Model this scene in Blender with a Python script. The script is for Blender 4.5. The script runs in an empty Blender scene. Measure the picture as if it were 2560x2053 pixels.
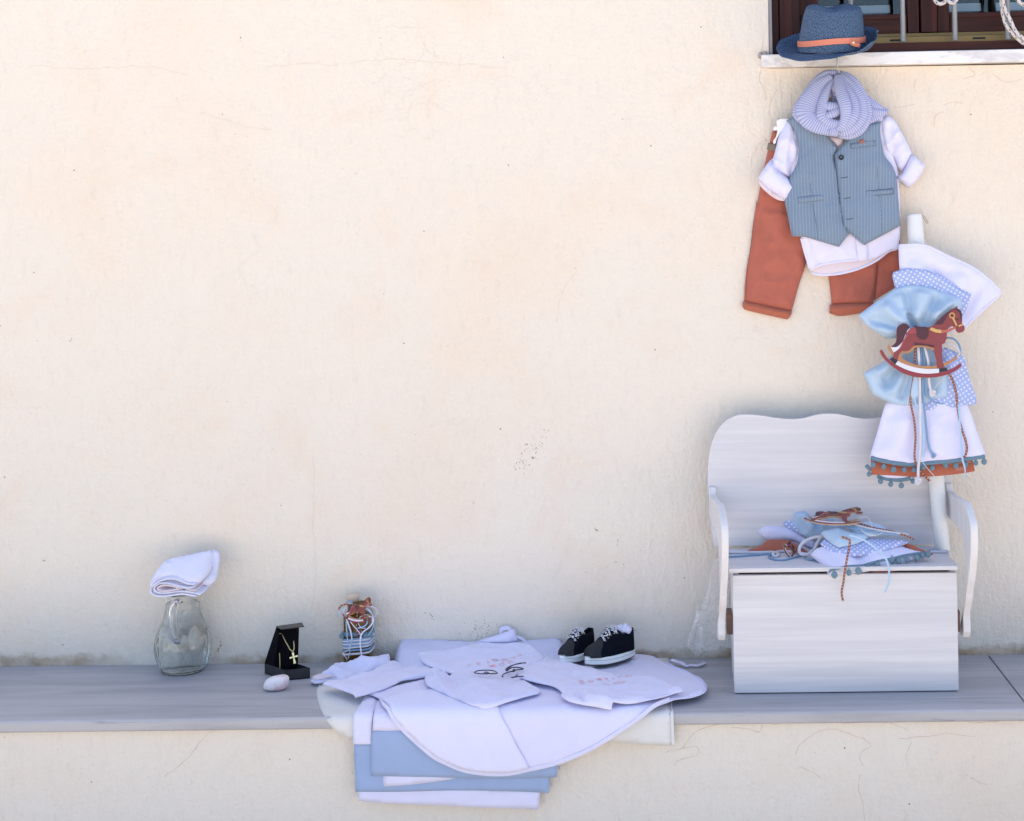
import bpy, bmesh, math, random
import numpy as np
from mathutils import Vector, Matrix, noise as mnoise
from mathutils.geometry import delaunay_2d_cdt
random.seed(7); np.random.seed(7)
PI = math.pi; R = math.radians
S = bpy.context.scene; COL = S.collection
Z0 = 0.45                                   # top of the marble ledge
# ------------------------------------------------------------------ camera
FPX, PPX, PPY, W0, H0 = 3562.0, 1690.0, 677.0, 2560.0, 2053.0
CAMP = Vector((0.0, -3.125, 1.30))
YAW, ROLL = 0.010, 0.0148
cr, sr = math.cos(ROLL), math.sin(ROLL); cy_, sy_ = math.cos(YAW), math.sin(YAW)
def _yaw(v): return Vector((v[0]*cy_ - v[1]*sy_, v[0]*sy_ + v[1]*cy_, v[2]))
RT, UP, FW = _yaw((cr, 0, -sr)), _yaw((sr, 0, cr)), _yaw((0, 1, 0))
cd = bpy.data.cameras.new('camera'); cam = bpy.data.objects.new('camera', cd); COL.objects.link(cam)
m3 = Matrix((RT, UP, -FW)).transposed()
cam.matrix_world = Matrix.Translation(CAMP) @ m3.to_4x4()
cd.sensor_width = 36; cd.lens = FPX/W0*36
cd.shift_x = (W0/2-PPX)/W0; cd.shift_y = -(H0/2-PPY)/W0
cd.clip_start = .05; cd.clip_end = 600
S.camera = cam
# ------------------------------------------------------------------ sky, sun, exposure
SUN_EL, SUN_AZ = R(71), R(14)
w = bpy.data.worlds.new('World'); S.world = w; w.use_nodes = True
nt = w.node_tree; nt.nodes.clear()
sk = nt.nodes.new('ShaderNodeTexSky'); sk.sky_type = 'NISHITA'; sk.sun_disc = False
sk.sun_elevation = SUN_EL; sk.sun_rotation = SUN_AZ; sk.air_density = 1.0; sk.dust_density = 1.6; sk.ozone_density = 1.0
bg = nt.nodes.new('ShaderNodeBackground'); bg.inputs[1].default_value = .14
wo = nt.nodes.new('ShaderNodeOutputWorld')
nt.links.new(sk.outputs[0], bg.inputs[0]); nt.links.new(bg.outputs[0], wo.inputs[0])
sl = bpy.data.lights.new('sun', 'SUN'); sl.energy = 5.0; sl.angle = R(.53); sl.color = (1, .95, .87)
so = bpy.data.objects.new('sun', sl); COL.objects.link(so)
sdir = Vector((math.sin(SUN_AZ)*math.cos(SUN_EL), math.cos(SUN_AZ)*math.cos(SUN_EL), math.sin(SUN_EL)))
so.rotation_euler = sdir.to_track_quat('Z', 'Y').to_euler(); so.location = (0, 6, 9)
S.view_settings.view_transform = 'Standard'; S.view_settings.look = 'None'
S.view_settings.exposure = 1.30; S.view_settings.gamma = 1; S.view_settings.use_curve_mapping = False
S.render.engine = 'CYCLES'; S.cycles.max_bounces = 28; S.cycles.transmission_bounces = 24; S.cycles.diffuse_bounces = 6; S.cycles.transparent_max_bounces = 16

# ------------------------------------------------------------------ photo-measure helpers
def ray(p):
    return (RT*((p[0]-PPX)/FPX) - UP*((p[1]-PPY)/FPX) + FW).normalized()
def ony(p, y):
    d = ray(p); return CAMP + d*((y-CAMP.y)/d.y)
def onz(p, z):
    d = ray(p); return CAMP + d*((z-CAMP.z)/d.z)
CR = dict(A=(1840,0,2.9944), B=(1840,140,3.4586), C=(1840,500,2.9944), D=(2100,660,2.9804), E=(1700,1000,2.275),
          F=(1830,1240,3.5933), G=(340,1340,3.2667), H=(740,1540,2.034), I=(760,1560,5.39), J=(1100,1560,5.39),
          L=(1360,1550,4.9), M=(820,1470,8.644), N=(640,1540,8.644), O=(2360,1560,5.765), P=(1700,1360,4.55),
          Q=(1880,0,6.341), R=(2200,0,5.989), S=(2180,740,7.204), T=(2150,1100,6.341), U=(360,1360,5.085), X=(0,0,1.0), d=(0,0,.84218))
def px(k, *pts):
    x0, y0, s = CR[k]
    if len(pts) == 1 and not isinstance(pts[0][0], (int, float)): pts = pts[0]
    return [(x0+a/s, y0+b/s) for a, b in pts]

class Surf:
    """A developable surface: a profile in (y,z) running from the wall / top towards the viewer and down, extended along x."""
    def __init__(s, prof, r=0.0):
        P = [Vector(p) for p in prof]
        if r > 0 and len(P) > 2:
            out = [P[0]]
            for i in range(1, len(P)-1):
                a, b, c = P[i-1], P[i], P[i+1]
                d1, d2 = (a-b).normalized(), (c-b).normalized()
                ang = d1.angle(d2); t = min(r/math.tan(ang/2), (a-b).length*.49, (c-b).length*.49)
                for k in range(9):
                    q = k/8; p0, p1 = b+d1*t, b+d2*t
                    out.append(p0*(1-q)**2 + b*2*q*(1-q) + p1*q*q)
            out.append(P[-1]); P = out
        s.P = np.array([[p[0], p[1]] for p in P])
        D = np.diff(s.P, axis=0); L = np.linalg.norm(D, axis=1); s.T = D/L[:, None]
        s.v = np.concatenate([[0], np.cumsum(L)])
        n = np.stack([s.T[:, 1], -s.T[:, 0]], 1); s.n = n
        vn = np.zeros_like(s.P); vn[:-1] += n; vn[1:] += n
        s.N = vn/np.linalg.norm(vn, axis=1)[:, None]
    def hit(s, p):
        d = ray(p); best = None; k = len(s.n)
        for i in range(k):
            n = s.n[i]; den = d.y*n[0]+d.z*n[1]
            if abs(den) < 1e-9: continue
            t = ((s.P[i, 0]-CAMP.y)*n[0]+(s.P[i, 1]-CAMP.z)*n[1])/den
            if t <= 0: continue
            y, z = CAMP.y+d.y*t, CAMP.z+d.z*t
            q = (y-s.P[i, 0])*s.T[i, 0]+(z-s.P[i, 1])*s.T[i, 1]; L = s.v[i+1]-s.v[i]
            if (q < -1e-6 and i > 0) or (q > L+1e-6 and i < k-1): continue
            if best is None or t < best[0]: best = (t, CAMP.x+d.x*t, s.v[i]+q)
        if best is None: raise ValueError('no hit %s' % (p,))
        return best[1], best[2]
    def pos(s, uv, off):
        uv = np.asarray(uv, float).reshape(-1, 2); v = uv[:, 1]; off = np.broadcast_to(np.asarray(off, float), v.shape)
        i = np.clip(np.searchsorted(s.v, v, side='right')-1, 0, len(s.n)-1)
        q = v-s.v[i]; base = s.P[i]+s.T[i]*q[:, None]
        f = np.clip(q/(s.v[i+1]-s.v[i]), 0, 1)[:, None]
        nn = s.N[i]*(1-f)+s.N[i+1]*f; nn /= np.linalg.norm(nn, axis=1)[:, None]
        yz = base+nn*off[:, None]
        return np.column_stack([uv[:, 0], yz])
    def pts(s, plist, off=0.0):
        return [Vector(q) for q in s.pos([s.hit(p) for p in plist], off)]
def vert(y): return Surf([(y, 3.0), (y, -.5)])
def tilt(y_hi, z_hi, y_lo, z_lo): return Surf([(y_hi, z_hi), (y_lo, z_lo)])

def catmull(pts, step, closed=False, corner=None):
    P = [Vector(p) for p in pts]; n = len(P); out = []
    if n < 3 and not closed:
        L = (P[1]-P[0]).length; k = max(1, int(L/step))
        return [P[0].lerp(P[1], i/k) for i in range(k+1)]
    def sharp(i):
        if corner is None: return False
        if not closed and (i == 0 or i == n-1): return False
        a, b, c = P[(i-1) % n], P[i % n], P[(i+1) % n]
        u, v = b-a, c-b
        if u.length < 1e-9 or v.length < 1e-9: return True
        return u.angle(v) > corner
    m = n if closed else n-1
    for i in range(m):
        p1, p2 = P[i], P[(i+1) % n]
        p0 = P[(i-1) % n] if (closed or i > 0) else p1*2-p2
        p3 = P[(i+2) % n] if (closed or i < n-2) else p2*2-p1
        if sharp(i): p0 = p1*2-p2
        if sharp((i+1) % n): p3 = p2*2-p1
        d = (p2-p1).length; k = max(1, int(math.ceil(d/step)))
        l0, l2 = max((p1-p0).length, 1e-9), max((p3-p2).length, 1e-9); d = max(d, 1e-9)
        t1 = (p2-p0)*(d/(d+l0)); t2 = (p3-p1)*(d/(d+l2))
        for j in range(k):
            t = j/k; h = t*t
            out.append(p1*(2*h*t-3*h+1)+t1*(h*t-2*h+t)+p2*(-2*h*t+3*h)+t2*(h*t-h))
    if not closed: out.append(P[-1])
    return out

def segdist(Q, poly, closed=False):
    A = np.asarray(poly, float)
    if closed: A = np.vstack([A, A[:1]])
    best = np.full(len(Q), 1e9); par = np.zeros(len(Q)); L = np.concatenate([[0], np.cumsum(np.linalg.norm(np.diff(A, axis=0), axis=1))])
    for i in range(len(A)-1):
        a, d = A[i], A[i+1]-A[i]; dd = max(d@d, 1e-14)
        t = np.clip(((Q-a)@d)/dd, 0, 1); r = np.linalg.norm(Q-a-t[:, None]*d, axis=1)
        m = r < best; best[m] = r[m]; par[m] = (L[i]+t*(L[i+1]-L[i]))[m]/max(L[-1], 1e-9)
    return best, par
def inpoly(Q, A):
    A = np.asarray(A); x, y = Q[:, 0], Q[:, 1]; c = np.zeros(len(Q), bool); j = len(A)-1
    for i in range(len(A)):
        xi, yi = A[i]; xj, yj = A[j]
        with np.errstate(divide='ignore', invalid='ignore'):
            c ^= ((yi > y) != (yj > y)) & (x < (xj-xi)*(y-yi)/(yj-yi+1e-300)+xi)
        j = i
    return c

# ------------------------------------------------------------------ object helpers
def wloc(o):
    v = Vector((0, 0, 0))
    while o is not None: v += o.location; o = o.parent
    return v
def tag(o, label, cat, group=None, kind=None):
    o['label'] = label; o['category'] = cat
    if group: o['group'] = group
    if kind: o['kind'] = kind
    return o
def thing(name, label, cat, loc, group=None):
    o = bpy.data.objects.new(name, None); COL.objects.link(o); o.location = loc; o.empty_display_size = .05
    return tag(o, label, cat, group)
def obj(name, V, F, mat, parent=None, uv=None, smooth=True, bevel=0, mats=None, fm=None, subsurf=0, sharp=None):
    """ONE mesh object from world-space vertices; uv is per vertex, or per face corner when it is a list of lists."""
    V = np.asarray([tuple(v) for v in V], float)
    if parent is not None: org = wloc(parent)
    else: org = Vector(((V[:, 0].min()+V[:, 0].max())/2, (V[:, 1].min()+V[:, 1].max())/2, V[:, 2].min()))
    me = bpy.data.meshes.new(name); me.from_pydata((V-np.array(org)).tolist(), [], [list(map(int, f)) for f in F])
    for m in (mats or [mat]): me.materials.append(m)
    if fm is not None: me.polygons.foreach_set('material_index', fm)
    if uv is not None:
        uv = np.asarray(uv, float); li = np.zeros(len(me.loops), int); me.loops.foreach_get('vertex_index', li)
        me.uv_layers.new(name='UVMap').data.foreach_set('uv', uv[li].ravel())
    me.polygons.foreach_set('use_smooth', [bool(smooth)]*len(me.polygons)); me.update()
    o = bpy.data.objects.new(name, me); COL.objects.link(o)
    if parent is not None: o.parent = parent
    else: o.location = org
    if bevel:
        b = o.modifiers.new('edge', 'BEVEL'); b.width = bevel; b.segments = 2; b.limit_method = 'ANGLE'; b.angle_limit = R(35); b.harden_normals = False
    if subsurf:
        b = o.modifiers.new('smooth', 'SUBSURF'); b.levels = subsurf; b.render_levels = subsurf
    return o
def struct(o): o['kind'] = 'structure'; return o
def fixn(V, F):
    bm = bmesh.new(); vs = [bm.verts.new(v) for v in V]
    for f in F:
        try: bm.faces.new([vs[i] for i in f])
        except ValueError: pass
    bmesh.ops.recalc_face_normals(bm, faces=bm.faces); bm.verts.index_update()
    F2 = [[v.index for v in f.verts] for f in bm.faces]; bm.free(); return F2
class MB:
    def __init__(s): s.V = []; s.F = []; s.UV = []
    def add(s, V, F, UV=None):
        k = len(s.V); s.V += [tuple(v) for v in V]; s.F += [[i+k for i in f] for f in F]
        s.UV += [tuple(u) for u in UV] if UV is not None else [(v[0], v[2]) for v in V]; return s
    def box(s, x0, x1, y0, y1, z0, z1):
        V = [(x, y, z) for x in (x0, x1) for y in (y0, y1) for z in (z0, z1)]
        return s.add(V, [(0,1,3,2),(4,6,7,5),(0,4,5,1),(2,3,7,6),(0,2,6,4),(1,5,7,3)])
    def build(s, name, mat, parent=None, **k): return obj(name, s.V, s.F, mat, parent, uv=s.UV, **k)
def box(name, x0, x1, y0, y1, z0, z1, mat, parent=None, bevel=.0015):
    return MB().box(min(x0,x1), max(x0,x1), min(y0,y1), max(y0,y1), min(z0,z1), max(z0,z1)).build(name, mat, parent, smooth=False, bevel=bevel)
def hexa(b4, t4):
    """solid between two quads"""
    return list(b4)+list(t4), [(3,2,1,0),(4,5,6,7),(0,1,5,4),(1,2,6,5),(2,3,7,6),(3,0,4,7)]

def nz(p, s, seed=0.0):
    return mnoise.noise(Vector((p[0]*s+seed*7.31, p[1]*s-seed*3.7, seed)))

def sheet(name, outline, surf, mat, parent=None, thick=.002, bulge=0.0, bw=.02, folds=(), wr=(0, 20), step=.007, top=0.0,
          er=None, cz=None, corner=R(48), uvrot=0.0, uvo=(0, 0), edge_drop=True, mats=None, raw=False, seed=None):
    """A piece of cloth / card lying on surf: outline in photo pixels (or u,v when raw), real thickness, rounded edge, folds and creases."""
    o2 = outline if raw else [surf.hit(p) for p in outline]
    ring = [(p[0], p[1]) for p in catmull([(a, b, 0) for a, b in o2], step, True, corner)]
    A = np.array(ring); keep = [0]
    for i in range(1, len(A)):
        if np.linalg.norm(A[i]-A[keep[-1]]) > step*.15: keep.append(i)
    if np.linalg.norm(A[keep[-1]]-A[keep[0]]) < step*.15: keep.pop()
    A = A[keep]; n = len(A)
    x0, y0 = A.min(0); x1, y1 = A.max(0); G = []
    rows = int((y1-y0)/(step*.866))+1
    for j in range(rows+1):
        yy = y0+j*step*.866; xs = np.arange(x0+(j % 2)*step*.5, x1, step); G.append(np.column_stack([xs, np.full(len(xs), yy)]))
    G = np.vstack(G); G = G[inpoly(G, A)]
    if len(G):
        dd, _ = segdist(G, A, True); G = G[dd > step*.55]
    pts = np.vstack([A, G]) if len(G) else A
    vs, es, fs, ov, _, _ = delaunay_2d_cdt([Vector((float(a), float(b))) for a, b in pts], [(i, (i+1) % n) for i in range(n)], [], 1, 1e-7)
    q = np.array([[v.x, v.y] for v in vs]); tris = [list(f) for f in fs]
    sd = (seed if seed is not None else random.random()*50)
    F2 = []
    for poly, width, amp in folds:
        P2 = poly if raw else [surf.hit(p) for p in poly]
        P2 = [(p[0], p[1]) for p in catmull([(a, b, 0) for a, b in P2], step)]
        F2.append((P2, width, amp*(1.6 if mat.name.startswith('light_blue_satin') else 1.25)))
    er = er if er is not None else max(thick*1.2, .002)
    def offs(Q):
        Q = np.asarray(Q, float).reshape(-1, 2); d, _ = segdist(Q, A, True); off = np.full(len(Q), top)
        if edge_drop:
            e = np.clip(d/er, 0, 1); off = off-(thick*.55)*(1-np.sqrt(np.clip(1-(1-e)**2, 0, 1)))
        if bulge:
            e = np.clip(d/bw, 0, 1); off = off+bulge*np.sqrt(np.clip(1-(1-e)**2, 0, 1))
        for P2, width, amp in F2:
            r, t = segdist(Q, P2); tp = np.clip(np.minimum(t, 1-t)/.18, .25, 1)
            off = off+amp*(np.exp(-(r/width)**2) if width > 0 else np.exp(r/width))*tp
        if wr[0]:
            g = np.clip(d/.012, .15, 1)
            off = off+wr[0]*g*np.array([nz(p, wr[1], sd)+.45*nz(p, wr[1]*2.7, sd+3) for p in Q])
        if cz:
            g = np.clip(d/.008, 0, 1)
            off = off+cz[0]*g*np.array([(1-min(1, abs(nz(p, cz[1], sd+9))*2.2))**3-.25*(1-min(1, abs(nz((p[1], p[0]), cz[1]*1.7, sd+5))*2.2))**3 for p in Q])
        return off
    o = offs(q); P = surf.pos(q, o); B = surf.pos(q, np.minimum(top, o+thick*.55)-thick)
    cnt = {}
    for t in tris:
        for a, b in ((t[0], t[1]), (t[1], t[2]), (t[2], t[0])): cnt[(a, b)] = 1
    edges = [(a, b) for (a, b) in cnt if (b, a) not in cnt]
    m = len(q); V = np.vstack([P, B]); F = [t for t in tris]+[[t[0]+m, t[2]+m, t[1]+m] for t in tris]
    F += [[b, a, a+m, b+m] for a, b in edges]
    F = fixn(V, F)
    c, s_ = math.cos(uvrot), math.sin(uvrot); uv = np.column_stack([(q[:, 0]-uvo[0])*c-(q[:, 1]-uvo[1])*s_, (q[:, 0]-uvo[0])*s_+(q[:, 1]-uvo[1])*c])
    ob = obj(name, V, F, mat, parent, uv=np.vstack([uv, uv]), mats=mats)
    ob_off[ob.name] = offs
    return ob
ob_off = {}

def tube(name, path, r, mat, parent=None, seg=8, step=None, closed=False, flat=None, hint=(0, -1, 0), twist=None, mb=None, taper=None, smooth_path=True):
    """A cord (round) or ribbon (flat = thickness, r = half width) swept along a path; twist=(pitch, strands, depth)."""
    step = step or max(r*1.2, .002)
    P = catmull(path, step, closed) if smooth_path else [Vector(p) for p in path]
    n = len(P); V = []; UV = []; L = 0; prev = None
    for i in range(n):
        a = P[(i-1) % n] if (closed or i > 0) else P[i]; b = P[(i+1) % n] if (closed or i < n-1) else P[i]
        t = (b-a)
        t = t.normalized() if t.length > 1e-9 else Vector((0, 0, 1))
        h = Vector(hint) if (flat or prev is None) else prev
        nn = h-t*h.dot(t)
        if nn.length < 1e-4: nn = Vector((1, 0, .3))-t*t.x
        nn.normalize(); prev = nn; bb = t.cross(nn)
        if i: L += (P[i]-P[i-1]).length
        k = 1.0 if taper is None else taper(i/max(n-1, 1))
        for j in range(seg+(1)):
            an = 2*PI*j/seg
            if flat: q = bb*(math.cos(an)*r*k)+nn*(math.sin(an)*flat*.5)
            else:
                rr = r*k
                if twist: rr *= 1+twist[2]*math.cos(twist[1]*(an-2*PI*L/twist[0]))
                q = bb*(math.cos(an)*rr)+nn*(math.sin(an)*rr)
            V.append(P[i]+q); UV.append((L, j/seg))
    k = seg+1; F = []
    for i in range(n if closed else n-1):
        for j in range(seg):
            a, b = i*k+j, ((i+1) % n)*k+j; F.append((a, a+1, b+1, b))
    if not closed: F.append([j for j in range(seg)][::-1]); F.append([(n-1)*k+j for j in range(seg)])
    if mb is not None: mb.add(V, F, UV); return
    return obj(name, V, F, mat, parent, uv=UV)
def lathe(profile, c, seg=48, mod=None):
    V = []; F = []; UV = []; n = len(profile)
    for i, (r, z) in enumerate(profile):
        for j in range(seg):
            a = 2*PI*j/seg; rr = r*(mod(i, a) if mod else 1)
            V.append((c[0]+rr*math.cos(a), c[1]+rr*math.sin(a), c[2]+z)); UV.append((a*r, z))
    for i in range(n-1):
        for j in range(seg):
            F.append((i*seg+j, i*seg+(j+1) % seg, (i+1)*seg+(j+1) % seg, (i+1)*seg+j))
    return V, F, UV
def ball(c, r, sx=1, sy=1, sz=1, seg=10, rings=7, jit=0.0):
    V = []; F = []
    for i in range(rings+1):
        ph = PI*i/rings
        for j in range(seg):
            a = 2*PI*j/seg; k = 1+(random.uniform(-jit, jit) if jit and 0 < i < rings else 0)
            V.append((c[0]+r*sx*k*math.sin(ph)*math.cos(a), c[1]+r*sy*k*math.sin(ph)*math.sin(a), c[2]+r*sz*k*math.cos(ph)))
    for i in range(rings):
        for j in range(seg):
            F.append((i*seg+j, (i+1)*seg+j, (i+1)*seg+(j+1) % seg, i*seg+(j+1) % seg))
    return V, F, [(v[0], v[2]) for v in V]
def poly_tris(P):
    n = len(P); vs, es, fs, ov, _, _ = delaunay_2d_cdt([Vector((float(a), float(b))) for a, b in P], [(i, (i+1) % n) for i in range(n)], [], 1, 1e-8)
    return [(v.x, v.y) for v in vs], [list(f) for f in fs]
def extrude_poly(P):
    """outline (2-D) -> vertices tagged front/back and closed faces"""
    Q, T = poly_tris(P); n = len(Q); cnt = set()
    for t in T:
        for i in range(3): cnt.add((t[i], t[(i+1) % 3]))
    F = [t for t in T]+[[t[0]+n, t[2]+n, t[1]+n] for t in T]+[[b, a, a+n, b+n] for a, b in cnt if (b, a) not in cnt]
    return Q, F
def plate(name, outline, surf, thick, mat, parent=None, bevel=.001, step=None, raw=False, off=0.0, corner=R(40)):
    """A rigid board: outline on a plane, extruded backwards."""
    o2 = outline if raw else [surf.hit(p) for p in outline]
    if step: o2 = [(p[0], p[1]) for p in catmull([(a, b, 0) for a, b in o2], step, True, corner)]
    Q, F = extrude_poly(o2); P = surf.pos(Q, off); B = surf.pos(Q, off-thick)
    V = np.vstack([P, B]); F = fixn(V, F)
    return obj(name, V, F, mat, parent, uv=np.vstack([Q, Q]), smooth=False, bevel=bevel)
def copy_tree(o, parent=None):
    c = o.copy(); COL.objects.link(c); c.parent = parent
    for ch in o.children: copy_tree(ch, c)
    return c
def text_mesh(txt):
    cu = bpy.data.curves.new('lettering', 'FONT'); cu.body = txt; cu.size = 1; cu.resolution_u = 3; cu.align_x = 'CENTER'
    o = bpy.data.objects.new('lettering', cu); COL.objects.link(o)
    dg = bpy.context.evaluated_depsgraph_get(); me = bpy.data.meshes.new_from_object(o.evaluated_get(dg))
    V = [tuple(v.co) for v in me.vertices]; F = [list(p.vertices) for p in me.polygons]
    bpy.data.objects.remove(o); bpy.data.curves.remove(cu); bpy.data.meshes.remove(me); return V, F
def lettering(name, txt, surf, a, b, ht, mat, parent, offs, lift=.0006, flip=False, shear=0):
    """print on a cloth: baseline runs from pixel a to pixel b"""
    V, F = text_mesh(txt); xs = [v[0] for v in V]; w_ = max(xs)-min(xs); xm = (max(xs)+min(xs))/2
    ua, ub = np.array(surf.hit(a)), np.array(surf.hit(b)); d = ub-ua; L = np.linalg.norm(d); d /= L; up = np.array([d[1], -d[0]])
    mid = (ua+ub)/2; k = -1 if flip else 1
    q = np.array([mid+d*k*(v[0]-xm)/w_*L+up*k*(v[1]-(.35 if flip else 0))*ht+d*shear*v[1]*ht for v in V])
    P = surf.pos(q, offs(q)+lift)
    return obj(name, P, F, mat, parent, uv=q, smooth=False)
# ------------------------------------------------------------------ materials
def s2l(c): return tuple((x/12.92 if x <= .04045 else ((x+.055)/1.055)**2.4) for x in c)
def hexc(h): h = h.lstrip('#'); return s2l([int(h[i:i+2], 16)/255 for i in (0, 2, 4)])
class Mat:
    def __init__(s, name, col=(.5, .5, .5), rough=.8, **kw):
        s.m = bpy.data.materials.new(name); s.m.use_nodes = True; s.nt = s.m.node_tree
        s.b = s.nt.nodes['Principled BSDF']; s.out = s.nt.nodes['Material Output']
        if isinstance(col, str): col = hexc(col)
        s.set('Base Color', (*col, 1)); s.set('Roughness', rough)
        for k, v in kw.items(): s.set(k.replace('_', ' '), v)
    def set(s, k, v, n=None):
        i = (n or s.b).inputs[k]
        if isinstance(v, bpy.types.NodeSocket): s.nt.links.new(v, i)
        else: i.default_value = v
    def n(s, t, ins=None, out=0, **props):
        nd = s.nt.nodes.new('ShaderNode'+t)
        for k, v in props.items(): setattr(nd, k, v)
        for k, v in (ins or {}).items(): s.set(k, v, nd)
        return nd.outputs[out]
    def math(s, op, a, b=0.0, c=0.0): return s.n('Math', {0: a, 1: b, 2: c}, operation=op)
    def mix(s, f, a, b, bt='MIX'):
        A = a if isinstance(a, bpy.types.NodeSocket) else (*a[:3], 1); B = b if isinstance(b, bpy.types.NodeSocket) else (*b[:3], 1)
        return s.n('Mix', {0: f, 6: A, 7: B}, out=2, data_type='RGBA', blend_type=bt)
    def ramp(s, f, a, b):
        return s.n('MapRange', {0: f, 1: a, 2: b, 3: 0.0, 4: 1.0}, interpolation_type='SMOOTHSTEP')
    def co(s, kind='Object', scale=(1, 1, 1), rot=(0, 0, 0), loc=(0, 0, 0)):
        tc = s.nt.nodes.new('ShaderNodeTexCoord').outputs[kind]
        return s.n('Mapping', {'Vector': tc, 'Scale': scale, 'Rotation': rot, 'Location': loc})
    def noise(s, v, sc, det=4, rough=.55, dist=0): return s.n('TexNoise', {'Vector': v, 'Scale': sc, 'Detail': det, 'Roughness': rough, 'Distortion': dist})
    def bump(s, h, dist=.002, strength=1, prev=None):
        ins = {'Height': h, 'Distance': dist, 'Strength': strength}
        if prev is not None: ins['Normal'] = prev
        return s.n('Bump', ins)
def mul(c, k): return tuple(x*k for x in c)

def stucco(name, c1, c2, c3, cracks=.55, dirt=None):
    M = Mat(name, c1, .93); v = M.co()
    warp = M.n('VectorMath', {0: v, 1: M.n('VectorMath', {0: M.n('TexNoise', {'Vector': v, 'Scale': 7, 'Detail': 4}, out=1), 'Scale': .16}, operation='SCALE')}, operation='ADD')
    big = M.noise(v, 1.6, 5, .6); pat = M.noise(v, 5, 6, .62, .4); fine = M.noise(v, 130, 3, .6)
    st = M.co(scale=(1, 1, .33), rot=(0, .55, 0)); trow = M.noise(st, 60, 4, .6)
    col = M.mix(M.ramp(big, .46, .66), c1, c2)
    col = M.mix(M.math('MULTIPLY', M.ramp(pat, .53, .68), .45), col, c3)
    col = M.mix(M.math('MULTIPLY', M.ramp(trow, .52, .72), .14), col, mul(c1, .74))
    col = M.mix(M.math('MULTIPLY', M.ramp(fine, .60, .75), .16), col, mul(c1, .55))
    e = M.n('TexVoronoi', {'Vector': warp, 'Scale': 4.5}, feature='DISTANCE_TO_EDGE')
    e2 = M.n('TexVoronoi', {'Vector': warp, 'Scale': 15}, feature='DISTANCE_TO_EDGE')
    mask = M.ramp(M.noise(v, 2.3, 3), .58, .66); mask2 = M.ramp(M.noise(M.co(loc=(3, 1, 2)), 3.1, 3), .60, .68)
    l1 = M.math('MULTIPLY', M.math('SUBTRACT', 1.0, M.ramp(e, .0, .0045)), mask)
    l2 = M.math('MULTIPLY', M.math('SUBTRACT', 1.0, M.ramp(e2, .0, .011)), mask2)
    cr_ = M.math('MULTIPLY', M.math('MAXIMUM', l1, l2), cracks)
    col = M.mix(cr_, col, (c1[0]*.62, c1[1]*.48, c1[2]*.38))
    sp = M.n('TexVoronoi', {'Vector': v, 'Scale': 26, 'Randomness': 1.0})
    spm = M.math('MULTIPLY', M.math('LESS_THAN', sp, .045), M.ramp(M.noise(v, 9, 2), .52, .6))
    col = M.mix(M.math('MULTIPLY', spm, .8), col, (.13, .08, .06))
    if dirt is not None:
        z = M.n('SeparateXYZ', {0: v}, out=2)
        h = M.math('ADD', z, M.math('MULTIPLY', M.math('SUBTRACT', M.noise(M.co(scale=(1, 1, 1.6)), 9, 6, .65), .5), -.085))
        dm = M.math('SUBTRACT', 1.0, M.ramp(h, dirt+.008, dirt+.030))
        dv = M.noise(v, 38, 4, .6)
        col = M.mix(M.math('MULTIPLY', dm, M.ramp(M.noise(M.co(scale=(1, 1, .4)), 4, 4), .34, .58)), col, M.mix(M.ramp(dv, .35, .65), (.50, .36, .235), (.34, .24, .165)))
    M.set('Base Color', col)
    h = M.math('ADD', M.math('MULTIPLY', fine, .5), M.math('MULTIPLY', trow, .8))
    h = M.math('ADD', h, M.math('MULTIPLY', pat, .9)); h = M.math('SUBTRACT', h, M.math('MULTIPLY', cr_, 1.2))
    b1 = M.bump(big, .03, .5); M.set('Normal', M.bump(h, .0055, .9, b1)); return M.m
WALL = stucco('cream_stucco', (.755, .68, .59), (.76, .652, .54), (.755, .615, .495), cracks=.07, dirt=Z0)
WALL2 = stucco('cream_stucco_low', (.745, .674, .592), (.745, .642, .54), (.72, .63, .545), cracks=.10)

def marble(name, c1, c2, rough=.45, sc=1.0):
    M = Mat(name, c1, rough); v = M.co(scale=(1.1*sc, 11*sc, 11*sc)); v2 = M.co(scale=(.8*sc, 22*sc, 22*sc), loc=(3, 2, 1))
    n1 = M.noise(v, 2.2, 6, .6, .5); n2 = M.noise(v2, 3, 5, .7, .8); n3 = M.noise(M.co(), 220, 2)
    col = M.mix(M.ramp(n1, .38, .66), c1, c2)
    col = M.mix(M.math('MULTIPLY', M.ramp(n2, .60, .68), .6), col, mul(c2, .55))
    col = M.mix(M.math('MULTIPLY', n3, .14), col, mul(c1, .6))
    sp = M.math('MULTIPLY', M.math('LESS_THAN', M.n('TexVoronoi', {'Vector': M.co(), 'Scale': 34}), .05), M.ramp(M.noise(M.co(), 6, 2), .5, .6)); col = M.mix(M.math('MULTIPLY', sp, .6), col, (.12, .10, .09))
    st = M.ramp(M.noise(M.co(scale=(1, 1.6, 1.6)), 5, 6, .65), .55, .75); col = M.mix(M.math('MULTIPLY', st, .22), col, (.30, .25, .21))
    M.set('Base Color', col); M.set('Normal', M.bump(n3, .0006, .35)); M.set('Roughness', M.math('ADD', rough-.1, M.math('MULTIPLY', n1, .25)))
    return M.m
LEDGE = marble('grey_marble', (.445, .43, .445), (.355, .345, .36), .5)
def sillmat():
    M = Mat('white_marble', (.74, .72, .73), .4); n = M.noise(M.co(scale=(1, 1, 2.5), rot=(0, .5, 0)), 9, 7, .65, 1.2)
    c = M.mix(M.ramp(n, .47, .62), (.77, .745, .74), (.60, .57, .57)); M.set('Base Color', c); return M.m
SILL = sillmat()
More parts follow.
